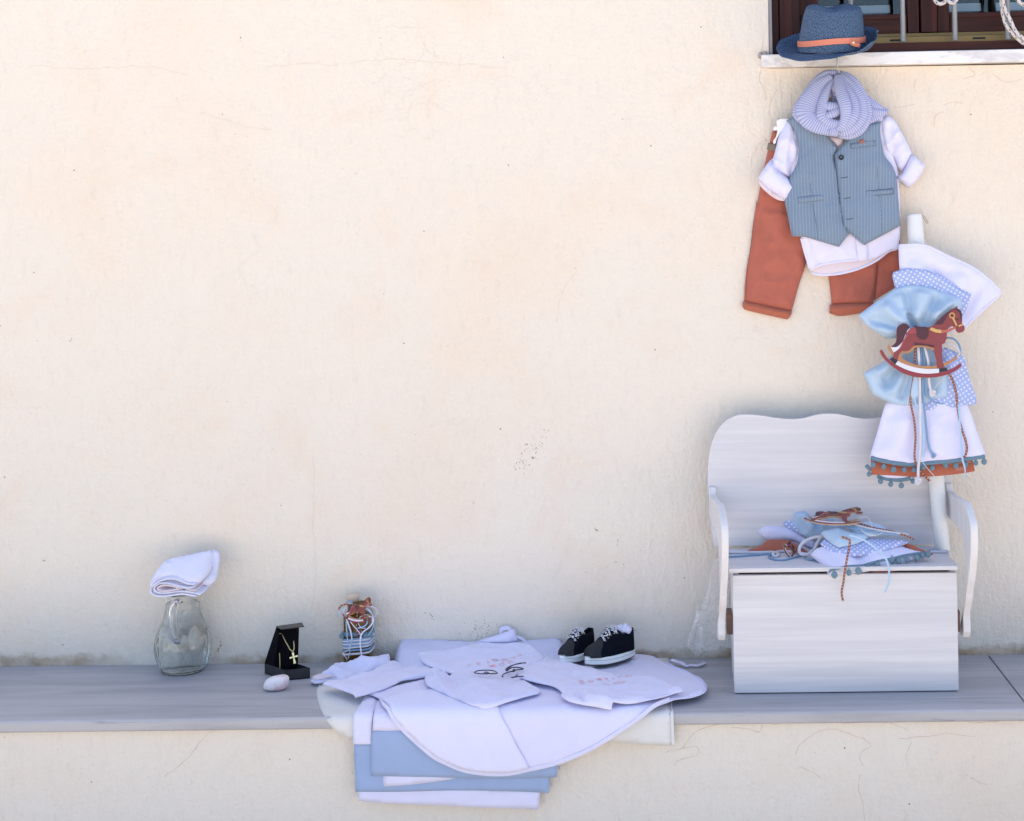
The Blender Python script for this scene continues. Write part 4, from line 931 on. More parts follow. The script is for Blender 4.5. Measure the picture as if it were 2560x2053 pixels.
dlow = sheet('blue_cloth', DP((172, 820), (205, 795), (300, 742), (370, 690), (450, 640), (530, 560), (600, 560), (680, 640), (740, 690), (790, 760), (806, 900), (802, 988), (700, 1016), (580, 1046), (450, 1056), (380, 1036), (300, 1000), (245, 966), (212, 900)), dk, SATIN, de, .005, top=.003, bulge=.007, bw=.03, wr=(.0016, 18), cz=(.0016, 16), step=.004,
      folds=[(DP((300, 960), (380, 850), (480, 720), (550, 620)), .012, -.009), (DP((230, 840), (340, 780), (460, 690)), .012, .008), (DP((360, 1000), (430, 880), (520, 720)), .012, .008), (DP((440, 1040), (480, 900), (545, 740)), .010, -.008), (DP((300, 880), (370, 810), (450, 740)), .008, -.006),
             (DP((560, 1040), (560, 900), (570, 720)), .014, .006), (DP((700, 1000), (670, 860), (620, 720)), .014, -.005), (DP((510, 1040), (525, 900), (550, 760)), .008, .004)])
dot2 = sheet('dotted_cloth', DP((690, 650), (740, 612), (800, 626), (890, 666), (926, 692), (950, 780), (985, 900), (1022, 1022), (1008, 1046), (900, 1062), (800, 1076), (640, 1112), (490, 1166), (466, 1156), (466, 1060), (600, 960), (680, 800)), dk, POLKA, de, .003, top=-.002, wr=(.0016, 16), step=.006, uvrot=-.15,
      folds=[(DP((760, 640), (830, 800), (880, 1030)), .014, .005), (DP((860, 680), (920, 850), (960, 1030)), .012, -.004), (DP((640, 1090), (700, 1030), (760, 940)), .012, .004)])
skirt = sheet('white_cloth', DP((350, 1035), (420, 1000), (600, 960), (800, 980), (956, 1048), (1000, 1170), (1042, 1300), (1092, 1426), (1086, 1446), (960, 1462), (800, 1478), (640, 1496), (550, 1500), (400, 1486), (230, 1452), (228, 1430), (280, 1260), (318, 1120)), dk, WHITE, de, .003, top=-.006, cz=(.0022, 18), bulge=.007, bw=.05, wr=(.0030, 12), step=.007,
      folds=[(DP((400, 1060), (330, 1250), (262, 1440)), .012, -.004), (DP((620, 1100), (560, 1300), (500, 1480)), .018, -.005), (DP((520, 1100), (450, 1300), (380, 1470)), .02, .005), (DP((820, 1080), (860, 1280), (900, 1450)), .018, -.005), (DP((720, 1080), (730, 1300), (740, 1470)), .02, .005), (DP((930, 1080), (980, 1280), (1020, 1430)), .016, .004)])
T_ = lambda *p: px('T', *p)
rb = sheet('rust_band', T_((186, 300), (196, 548), (340, 552), (520, 560), (900, 582), (1200, 572), (1500, 546), (1700, 520), (1842, 494), (1834, 430), (1800, 290), (900, 330)), dk, RUST2, de, .003, top=-.013, wr=(.0012, 20), step=.006)
lettering('lettering', 'MARRIAGE', dk, T_((1330, 408))[0], T_((1792, 352))[0], .0125, CREAMPRINT, rb, ob_off[rb.name])
lettering('lettering', '·1975·', dk, T_((1525, 490))[0], T_((1675, 470))[0], .0078, CREAMPRINT, rb, ob_off[rb.name])
def trim_band(name, base, surf, pts, hw, par, lift=.0008):
    f = ob_off[base.name] if base else None; h = [surf.hit(p) for p in pts]; h = [(a, b) for a, b, _ in catmull([(a, b, 0) for a, b in h], .004)]
    off = f(h)+lift if base else lift
    P = [Vector(v) for v in surf.pos(h, off)]; n = Vector((0, surf.n[0][0], surf.n[0][1]))
    return tube(name, P, hw, TRIM, par, flat=.0022, seg=8, hint=n, smooth_path=False)
def trim_ribs(base, surf, pts, hw, par, trim):
    pass
tb = trim_band('pom_trim', skirt, dk, T_((176, 283), (400, 338), (700, 384), (880, 388), (1100, 366), (1600, 315), (1986, 262)), .0042, de, .0016)
PM = []
def poms(surf, pts, off, par, hang=.004, r=.0056):
    for p in pts:
        c = surf.pts([p], off)[0]; rr = r*random.uniform(.9, 1.1)
        V, F, UV = ball(c, rr, 1, .9, random.uniform(.98, 1.12), 12, 8, .05)
        po = obj('pom_pom', V, F, POM, par, uv=UV)
        tube('pom_loop', [c+Vector((-.001, 0, rr*.6)), c+Vector((-.0009, .001, rr+hang)), c+Vector((.0009, .001, rr+hang)), c+Vector((.001, 0, rr*.6))], .0006, TRIM, po, seg=5, step=.002)
poms(dk, T_((210, 395), (380, 425), (537, 470), (705, 475), (860, 475), (1000, 440), (1150, 445), (1360, 405), (1525, 410), (1680, 390), (1840, 365), (1972, 345)), -.003, tb)
tb2 = trim_band('pom_trim', None, dk, T_((290, 572), (430, 612), (600, 632), (740, 622), (830, 604)), .0040, de, -.020)
poms(dk, T_((160, 540), (345, 650), (505, 700), (675, 720), (860, 650)), -.019, tb2)
trim_band('pom_trim', None, dk, T_((112, 395), (150, 440), (196, 480)), .0042, de, -.018)
sheet('white_cloth', T_((300, 540), (430, 590), (600, 604), (740, 592), (860, 560), (860, 500), (300, 500)), dk, WHITE, de, .002, top=-.0175)
# the knot round the candle
kp = [kn+Vector((.030*math.cos(a), .010+.028*math.sin(a), .004*math.sin(2*a))) for a in [2*PI*i/14 for i in range(14)]]
tube('tie_cord', kp, .003, CORDB, de, closed=True, seg=10, twist=(.011, 3, .14))
def cord(pts, r, mat, par, off, name='cord', tw=(.011, 3, .16), surf=None, **k):
    o_ = off if isinstance(off, (list, tuple)) else [off]*len(pts)
    P = [surf.pts([p], q)[0] for p, q in zip(pts, o_)]
    return tube(name, P, r, mat, par, seg=12, step=.0016, twist=tw, **k)
def knot(surf, p, off, r, mat, par):
    c = surf.pts([p], off)[0]; P = []
    for i in range(26): t = 2*PI*i/26; q = 1+.45*math.cos(3*t); P.append(c+Vector((r*q*math.cos(2*t), -r*.5*math.sin(3*t), r*1.1*q*math.sin(2*t))))
    tube('knot', P, r*.62, mat, par, closed=True, seg=10, step=.0012, twist=(.010, 3, .16))
c1 = cord(DP((572, 560), (572, 640), (578, 740), (583, 860), (586, 1000), (588, 1150), (592, 1300), (586, 1440), (578, 1530), (578, 1590)), .0029, CORDW, de, [.012, .020, .021, .020, .018, .016, .012, .010, .009, .008], surf=dk)
knot(dk, DP((578, 1618))[0], .008, .0042, CORDW, c1)
c2 = cord(DP((600, 560), (622, 640), (645, 740), (650, 850), (656, 910), (668, 945)), .0028, CORDW, de, [.012, .020, .021, .020, .018, .017], surf=dk); knot(dk, DP((677, 965))[0], .017, .0040, CORDW, c2)
c3 = cord(DP((590, 560), (595, 700), (605, 880), (610, 1000), (632, 1180), (645, 1300), (662, 1380), (684, 1420)), .0021, CORDB, de, [.010, .018, .019, .017, .012, .010, .008, .008], surf=dk, tw=(.008, 3, .16)); knot(dk, DP((692, 1430))[0], .008, .0026, CORDB, c3)
cord(DP((598, 560), (615, 720), (622, 880), (640, 980), (690, 1030), (762, 1046)), .0019, CORDB, de, [.011, .019, .019, .017, .014, .012], surf=dk, tw=(.008, 3, .16))
cord(DP((760, 560), (800, 552), (850, 565), (885, 605), (896, 660), (880, 690)), .0021, CORDB, de, [-.004, .002, .004, .004, .002, -.001], surf=dk, tw=(.008, 3, .16))
cord(DP((740, 610), (780, 595), (830, 605), (868, 630), (888, 665), (870, 690)), .0027, CORDW, de, [-.004, .003, .005, .004, .002, -.001], surf=dk)
def rib(pts, hw, mat, par, off, surf, name='ribbon', th=.0008, tp=None):
    o_ = off if isinstance(off, (list, tuple)) else [off]*len(pts)
    return tube(name, [surf.pts([p], q)[0] for p, q in zip(pts, o_)], hw, mat, par, seg=8, step=.003, flat=th, taper=tp)
rib(DP((556, 560), (550, 650), (546, 760), (536, 860), (520, 960), (516, 1030), (545, 1170), (556, 1300), (550, 1440), (570, 1510), (612, 1560), (668, 1620)), .0021, STITCH, de, [.012, .020, .021, .020, .019, .017, .014, .012, .010, .006, .002, .002], dk, 'stitched_ribbon')
rib(DP((700, 600), (770, 790), (820, 845), (858, 960), (874, 1110), (900, 1230), (936, 1350), (930, 1425), (898, 1455)), .0023, STITCH, de, [.008, .014, .012, .010, .010, .010, .010, .009, .008], dk, 'stitched_ribbon')
rib(DP((570, 560), (560, 820), (540, 940), (560, 1060), (600, 1130), (616, 1250), (618, 1440)), .0021, RIBB, de, [.010, .017, .016, .016, .015, .012, .009], dk)
rib(DP((876, 1040), (886, 1180), (896, 1330), (905, 1450), (926, 1530), (922, 1620)), .0020, RIBB, de, [.010, .011, .010, .010, .008, .006], dk, tp=lambda t: 1 if t < .8 else 1-(t-.8)*4)
for pts in (((770, 850), (700, 930), (700, 980), (760, 1050), (800, 1085)), ((830, 1128), (740, 1150), (715, 1200), (760, 1270), (820, 1285)), ((520, 900), (490, 1080), (480, 1140), (530, 1180), (600, 1160)), ((580, 1440), (640, 1520), (720, 1610)), ((610, 1130), (540, 1200))):
    rib(DP(*pts), .0005, THREAD, de, .013, dk, 'thread', .0008)

# ================================================================== ROCKING HORSES (flat printed wood)
SP = dict(
 body=('red', [(1100,545),(1160,480),(1280,390),(1380,300),(1480,250),(1535,210),(1530,262),(1580,290),(1605,350),(1605,440),(1590,500),(1612,545),(1642,590),(1640,650),(1610,690),(1530,705),(1490,670),(1475,610),(1420,577),(1380,600),(1330,640),(1320,720),(1310,800),(1280,870),(1220,915),(1225,1000),(1215,1130),(1225,1230),(1245,1310),(1230,1340),(1150,1350),(1110,1300),(1110,1200),(1085,1080),(1080,980),(960,930),(830,915),(720,930),(640,1010),(500,1020),(440,1090),(420,1192),(330,1150),(345,1050),(420,1000),(470,950),(520,850),(580,720),(640,640),(740,597),(980,597)]),
 rocker=('rock', [(105,1010),(130,985),(155,1000),(210,1100),(290,1190),(370,1255),(560,1350),(760,1412),(950,1432),(1150,1418),(1310,1375),(1450,1310),(1530,1250),(1560,1270),(1550,1310),(1450,1385),(1300,1450),(1100,1495),(900,1500),(700,1480),(500,1410),(330,1300),(200,1180),(130,1080)]),
 tail=('dark', [(300,935),(370,890),(408,830),(415,720),(430,600),(480,545),(560,522),(620,540),(668,592),(612,650),(572,760),(500,870),(420,940),(350,948)]),
 under_strap=('tan', [(500,1020),(620,1015),(720,930),(830,915),(960,930),(1080,975),(1080,1015),(950,965),(830,950),(740,965),(640,1045),(510,1055),(490,1100),(500,1150),(620,1220),(800,1280),(1000,1295),(1115,1285),(1115,1338),(950,1345),(760,1320),(560,1260),(420,1192),(440,1100)]),
 rear_strap=('tan', [(240,930),(270,895),(350,1050),(340,1112)]), fore_strap=('tan', [(1235,1245),(1370,1190),(1460,1125),(1495,1150),(1460,1190),(1360,1250),(1245,1305)]),
 white_gap=('white', [(300,935),(350,948),(420,940),(500,870),(572,760),(612,650),(668,595),(640,640),(580,720),(520,850),(470,950),(420,1000),(350,1040)]),
 white_band=('white', [(375,1255),(420,1195),(560,1262),(760,1322),(950,1347),(1150,1345),(1150,1418),(950,1432),(760,1412),(560,1350)]),
 hind_hoof=('black', [(275,1160),(325,1128),(418,1192),(372,1256)]), fore_hoof=('black', [(1152,1350),(1282,1322),(1312,1375),(1152,1418)]))
OV = dict(mane=('dark', [(1100,548),(1190,460),(1290,370),(1400,292),(1478,250),(1515,245),(1400,310),(1335,390),(1300,470),(1235,552),(1150,556)]), forelock=('dark', [(1525,268),(1580,298),(1605,360),(1598,520),(1575,440),(1555,350),(1500,290)]),
 saddle=('dark', [(725,582),(760,555),(830,585),(960,590),(992,620),(990,720),(960,790),(900,825),(840,815),(790,770),(775,700),(768,610)]), saddle_pad=('bright', [(600,722),(640,642),(738,600),(766,620),(773,690),(680,702)]),
 belly_shade=('dark', [(730,872),(1075,927),(1075,970),(900,927),(722,920)]), collar=('gold', [(1010,642),(1045,597),(1130,632),(1220,647),(1218,707),(1110,690)]), rein=('orange', [(1222,647),(1330,642),(1472,590),(1490,622),(1340,688),(1222,707)]),
 cheek_strap=('gold', [(1425,440),(1455,430),(1515,572),(1490,585)]), nose_strap=('gold', [(1530,572),(1605,540),(1615,570),(1535,600)]), eye=('black', [(1518+16*math.cos(2*PI*i/10), 465+16*math.sin(2*PI*i/10)) for i in range(10)]),
 ear=('dark', [(1475,290),(1530,262),(1500,300)]), rump=('bright', [(475,950),(520,855),(590,730),(640,720),(560,850),(500,960)]))
def horse(name, label, group=None):
    root = bpy.data.objects.new(name, None); COL.objects.link(root); root.empty_display_size = .03; tag(root, label, 'ornament', group)
    k = 1/(7.204*1195); f = lambda p: ((p[0]-820)*k, (1100-p[1])*k)
    def ex(nm, key, pts, y0, y1):
        P = [f(p) for p in pts]; P, F = extrude_poly([(a, b) for a, b, _ in catmull([(a, b, 0) for a, b in P], .004, True, R(42))])
        V = [(x, y0, z) for x, z in P]+[(x, y1, z) for x, z in P]
        F = fixn(V, F); bm = bmesh.new(); vs = [bm.verts.new(v) for v in V]
        for q in F: bm.faces.new([vs[i] for i in q])
        me = bpy.data.meshes.new(nm); bm.to_mesh(me); bm.free(); me.materials.append(HC[key]); me.materials.append(HEDGE)
        if y1-y0 > .002: me.polygons.foreach_set('material_index', [0 if abs(p.normal.y) > .5 else 1 for p in me.polygons])
        o = bpy.data.objects.new(nm, me); COL.objects.link(o); o.parent = root; return o
    for i, (nm, (key, pts)) in enumerate(SP.items()): ex(nm, key, pts, -.0016-.00012*i, .0018-.00005*i)
    for i, (nm, (key, pts)) in enumerate(OV.items()): ex(nm, key, pts, -.0034-.00004*i, -.0005)
    c = f((1425, 390)); V = []; F = []
    for i in range(20):
        a = 2*PI*i/20
        for r, y in ((.0062, -.0032), (.0062, -.0042), (.0040, -.0042), (.0040, -.0032)): V.append((c[0]+r*math.cos(a), y, c[1]+r*math.sin(a)))
    for i in range(20):
        for q in range(4): F.append((i*4+q, i*4+(q+1) % 4, ((i+1) % 20)*4+(q+1) % 4, ((i+1) % 20)*4+q))
    me = bpy.data.meshes.new('bridle_ring'); me.from_pydata(V, [], fixn(V, F)); me.materials.append(HC['gold']); o = bpy.data.objects.new('bridle_ring', me); COL.objects.link(o); o.parent = root
    return root
h1 = horse('rocking_horse', 'large printed wooden rocking horse tied upright on the leaning candle', 'printed rocking horse ornaments')
h1.location = dk.pts(px('S', (820, 1100)), .030)[0]; h1.rotation_euler = (R(-6), R(0), 0); h1.rotation_euler.x = math.atan2(.085, za-zb)*-1

# ================================================================== BUNDLE ON THE LID
F_ = lambda *p: px('F', *p)
lidp = lambda x, y: onz(F_((x, y))[0], ZLT)
def plane(y, z, ang): a = R(ang); return Surf([(y+.35*math.cos(a), z+.35*math.sin(a)), (y, z)])
bu = thing('ribbon_bundle', 'gathered white, dotted and blue cloths with pom pom trim lying on bench lid', 'christening decoration', lidp(980, 560))
yF = YC-.012
pk_ = lidp(400, 512)
sheet('rust_cloth', F_((120, 492), (170, 470), (232, 456), (320, 390), (420, 386), (505, 390), (570, 424), (690, 500), (720, 520), (500, 518), (300, 516), (165, 506)), plane(pk_.y, ZLT+.001, 38), RUST2, bu, .003, wr=(.001, 30), step=.005, bulge=.003, bw=.02)
pw = lidp(560, 480)
sheet('white_cloth', F_((232, 322), (255, 285), (290, 262), (430, 255), (520, 280), (640, 350), (760, 400), (740, 470), (640, 430), (540, 390), (400, 397), (300, 375)), plane(pw.y, ZLT+.004, 58), WHITE, bu, .004, wr=(.0012, 22), step=.005, bulge=.006, bw=.02, folds=[(F_((250, 315), (420, 320), (620, 390)), .008, .004), (F_((420, 300), (520, 340), (650, 400)), .006, -.004)])
sheet('white_cloth', F_((262, 345), (400, 397), (520, 392), (600, 405), (700, 470), (720, 500), (620, 480), (500, 440), (330, 400)), plane(pw.y+.006, ZLT+.002, 50), PINKWHITE, bu, .003, step=.005)
sheet('dotted_cloth', F_((382, 202), (410, 180), (476, 172), (560, 200), (700, 290), (760, 350), (720, 380), (640, 352), (540, 308), (450, 258)), plane(pw.y-.006, ZLT+.006, 60), POLKA, bu, .003, wr=(.001, 22), step=.005, bulge=.004, bw=.02)
sheet('blue_cloth', F_((474, 160), (560, 136), (640, 131), (720, 138), (850, 168), (950, 208), (1018, 240), (1012, 292), (960, 302), (880, 330), (800, 380), (720, 380), (640, 352), (600, 310), (540, 240)), plane(pw.y-.012, ZLT+.008, 60), SATIN, bu, .004, wr=(.001, 20), step=.005, bulge=.009, bw=.03,
      folds=[(F_((690, 160), (740, 230), (790, 320)), .008, -.010), (F_((600, 150), (680, 240), (740, 340)), .010, .007), (F_((800, 170), (820, 240), (820, 320)), .010, .007), (F_((930, 220), (880, 270), (820, 330)), .008, -.006), (F_((520, 170), (600, 250), (680, 340)), .006, -.005)])
bw_ = plane(yF, ZLT-.012, 26)
bsk = sheet('white_cloth', F_((705, 510), (760, 470), (900, 440), (1200, 440), (1500, 455), (1640, 490), (1744, 512), (1640, 546), (1560, 574), (1400, 612), (1250, 642), (1120, 664), (1000, 678), (872, 694), (850, 650), (830, 620), (770, 562)), bw_, WHITE, bu, .012, wr=(.0012, 18), step=.006, bulge=.003, bw=.02, top=.004,
      folds=[(F_((900, 480), (1000, 560), (1060, 660)), .014, .004), (F_((1250, 480), (1300, 560), (1330, 620)), .014, .004), (F_((1050, 500), (1150, 580), (1200, 645)), .012, -.004)])
sheet('dotted_cloth', F_((790, 462), (830, 420), (960, 440), (1200, 430), (1400, 425), (1582, 442), (1560, 462), (1400, 512), (1200, 562), (1050, 572), (920, 540), (840, 500)), bw_, POLKA, bu, .004, wr=(.0012, 18), step=.005, top=.012, bulge=.004, bw=.02)
sheet('blue_cloth', F_((795, 402), (860, 372), (932, 362), (1000, 380), (1060, 402), (1225, 430), (1180, 468), (1100, 500), (960, 532), (900, 500), (840, 450)), bw_, SATIN, bu, .004, wr=(.001, 18), step=.005, top=.022, bulge=.006, bw=.025, folds=[(F_((930, 380), (950, 440), (960, 520)), .01, .003)])
sheet('blue_cloth', F_((1030, 350), (1140, 320), (1210, 312), (1275, 316), (1340, 342), (1400, 365), (1490, 380), (1492, 408), (1440, 416), (1340, 406), (1232, 432), (1100, 404)), bw_, SATIN, bu, .004, wr=(.001, 18), step=.005, top=.022, bulge=.006, bw=.02, folds=[(F_((1330, 400), (1400, 385), (1490, 390)), .006, -.005)])
sheet('rust_cloth', F_((1490, 415), (1540, 420), (1620, 436), (1700, 478), (1806, 516), (1790, 528), (1700, 512), (1600, 480)), bw_, RUST2, bu, .004, wr=(.001, 24), step=.005, top=.002)
sheet('rust_cloth', F_((1190, 650), (1300, 615), (1560, 560), (1700, 540), (1690, 570), (1560, 600), (1420, 632), (1330, 644)), bw_, RUST2, bu, .003, step=.005, top=-.012)
tbb = trim_band('pom_trim', bsk, bw_, F_((868, 684), (1000, 664), (1120, 650), (1250, 626), (1400, 596), (1500, 572), (1640, 536), (1742, 514)), .0040, bu, .0016)
poms(bw_, F_((920, 725), (1050, 705), (1135, 690), (1222, 660), (1307, 638), (1437, 595), (1500, 600), (1575, 590), (1662, 570), (1710, 552), (1757, 542)), .004, tbb, r=.0062)
vf = vert(YC-.024)
rib(F_((980, 368), (1040, 385), (1058, 400), (1050, 480), (1030, 580), (1012, 690), (1000, 780), (985, 865), (996, 945)), .0021, STITCH, bu, 0, Surf([(YC-.006, 3), (YC-.034, -.2)]) if False else vf, 'stitched_ribbon')
rib(F_((1085, 346), (1180, 368), (1280, 398), (1400, 420), (1500, 448), (1560, 470), (1624, 498)), .0020, STITCH, bu, .030, bw_, 'stitched_ribbon')
rib(F_((1050, 350), (1150, 380), (1240, 430), (1330, 505), (1390, 580), (1412, 690), (1404, 790), (1370, 865)), .0019, RIBB, bu, 0, vf)
for off_, pts in ((.030, ((1060, 350), (1200, 392), (1400, 430), (1580, 455))), (.029, ((1000, 370), (1100, 400), (1300, 436), (1480, 452)))):
    cord(F_(*pts), .0019, CORDB if off_ < .03 else CORDW, bu, off_, surf=bw_, tw=(.008, 3, .16))
for pts in (((1140, 320), (1200, 310), (1240, 360), (1250, 400)), ((1150, 420), (1200, 460), (1280, 480), (1350, 450))): rib(F_(*pts), .0005, THREAD, bu, .034, bw_, 'thread', .0008)
vc = vert(yF-.004)
fr_ = plane(lidp(700, 560).y, ZLT+.004, 62)
cord(F_((850, 368), (760, 376), (690, 396), (630, 436), (602, 490), (620, 530), (680, 530), (736, 490), (765, 430), (800, 380), (830, 372)), .0034, CORDW, bu, .006, surf=fr_)
# ropes lying along the lid
lidS = Surf([(YB-.001, ZLT), (YC-.009, ZLT), (YC-.0095, ZLT-.03)])
rw = cord(F_((-50, 560), (-53, 538), (-44, 522), (100, 520), (240, 522), (360, 520), (420, 540), (380, 556), (372, 530), (440, 512), (560, 520), (660, 535)), .0031, CORDW, None, .0033, 'cord', surf=lidS)
tag(rw, 'white twisted cord lying along the back of the bench lid beside the rust cloth', 'cord')
rb2 = cord(F_((-52, 580), (-50, 556), (60, 550), (200, 540), (340, 530), (330, 556), (380, 580), (470, 582), (560, 560), (660, 540), (655, 560), (690, 580), (770, 584)), .0020, CORDB, None, .0022, 'cord', surf=lidS, tw=(.008, 3, .16))
tag(rb2, 'thin blue twisted cord looping in front of the small horse charm on bench lid', 'cord')
rw2 = cord(F_((1780, 512), (1860, 514), (1935, 516), (1952, 530)), .0029, CORDW, None, .003, 'cord', surf=lidS); tag(rw2, 'short white cord end on the bench lid by the candle foot', 'cord')
rb3 = cord(F_((1770, 498), (1850, 500), (1930, 501)), .0019, CORDB, None, .0022, 'cord', surf=lidS, tw=(.008, 3, .16)); tag(rb3, 'short blue cord end on the bench lid just behind the candle foot', 'cord')
h2 = copy_tree(h1); h2['label'] = 'printed wooden rocking horse lying almost flat on the cloth bundle on bench'
h2.location = bw_.pts(F_((890, 318)), .030)[0]; h2.rotation_euler = (R(-80), R(0), R(-4)); h2.scale = (.69, .8, .69)
h3 = copy_tree(h1); h3['label'] = 'tiny wooden rocking horse charm tipped over among cords on the bench lid'
h3.location = lidS.pts(F_((515, 540)), .012)[0]; h3.rotation_euler = (R(-35), R(48), R(15)); h3.scale = (.27, .6, .27)

# ================================================================== PLASTIC BAG
P_ = lambda *p: px('P', *p)
pbS = Surf([(-.075, 1.2), (-.085, .3)])
bag = sheet('plastic_bag', P_((412, 160), (480, 150), (560, 220), (552, 420), (556, 650), (540, 840), (580, 1000), (570, 1180), (470, 1148), (432, 1215), (360, 1212), (295, 1210), (245, 1255), (208, 1288), (150, 1255), (120, 1200), (78, 1165), (92, 1080), (120, 990), (150, 900), (190, 770), (262, 765), (248, 700), (290, 620), (318, 500), (345, 380), (372, 270)),
    pbS, FILM, None, .004, wr=(.007, 22), step=.004, edge_drop=False, folds=[(P_((262, 760), (150, 950), (90, 1120)), .006, .012), (P_((250, 860), (260, 1050), (310, 1200)), .006, .014), (P_((320, 890), (390, 960), (440, 1010)), .005, .010), (P_((240, 880), (200, 1060), (170, 1240)), .008, -.010), (P_((370, 290), (330, 480), (300, 620)), .006, .008), (P_((250, 860), (330, 830), (400, 870)), .006, .010), (P_((430, 480), (400, 600), (350, 640)), .006, .008)])
md = bag.modifiers.new('creases', 'DISPLACE'); tx = bpy.data.textures.new('creases', 'VORONOI'); tx.noise_scale = .035; md.texture = tx; md.strength = .008; md.mid_level = .5
tag(bag, 'crumpled clear plastic bag hanging behind the left arm of bench', 'plastic bag')
# ================================================================== GLASS JUG + TOWEL
pU = lambda *p: px('U', *p)
jb = onz(pU((512, 1615))[0], Z0); jx = onz(pU((497, 1600))[0], Z0).x; jy = jb.y
kU = (jy-CAMP.y)/FPX/5.085
zj = lambda y: ony(pU((480, y))[0], jy).z-Z0
jc = Vector((ony(pU((497, 1200))[0], jy).x, jy, Z0+.0006))
jg = thing('glass_jug', 'clear fluted glass jug of water under a folded white towel', 'jug', jc)
OP = [(255, 1622), (292, 1560), (318, 1480), (342, 1380), (348, 1300), (340, 1210), (318, 1120), (285, 1040), (248, 960), (222, 880), (208, 800), (203, 730), (204, 670), (206, 622)]
OP = [(hw*kU, max(zj(y), .0)) for hw, y in OP]; z_b = OP[0][1]; OP = [(r, z-z_b) for r, z in OP]
HJ = OP[-1][1]
sm = catmull([(r, z, 0) for r, z in OP], .006); OPs = [(p[0], p[1]) for p in sm]
def flute(prof):
    def f(i, a):
        z = prof[i][1]/HJ; return 1+.028*math.exp(-((z-.30)/.22)**2)*math.cos(16*a)
    return f
outer_ = [(0, 0), (OPs[0][0]*.9, 0)]+OPs
inner_ = [(max(r-.0026, .001), z) for r, z in OPs if z > .008]
prof = outer_+[(OPs[-1][0]-.0012, HJ+.001)]+inner_[::-1]+[(inner_[0][0]*.9, .0065), (0, .0062)]
V, F, UV = lathe(prof, jc, 90, flute(prof)); obj('jug_body', V, fixn(V, F), GLASS, jg)
wl = HJ*.885; wi = [(r+.0004, z) for r, z in inner_ if z < wl]; wp = [(0, .0058), (wi[0][0]*.9, .0058)]+wi+[(wi[-1][0], wl), (0, wl)]
V, F, UV = lathe(wp, jc, 90, flute(wp)); obj('water', V, fixn(V, F), WATER, jg)
hx = ony(pU((398, 900))[0], jy-.06).x
Hp = [(hx, jy-OP[-2][0]+.003, jc.z+HJ*.93), (hx, jy-.052, jc.z+HJ*.955), (hx, jy-.074, jc.z+HJ*.87), (hx+.0005, jy-.076, jc.z+HJ*.72), (hx+.001, jy-.069, jc.z+HJ*.55), (hx+.001, jy-.0575, jc.z+HJ*.46), (hx+.001, jy-.0525, jc.z+HJ*.445)]
tube('handle', Hp, .0078, GLASS, jg, seg=16, step=.003, flat=.010)
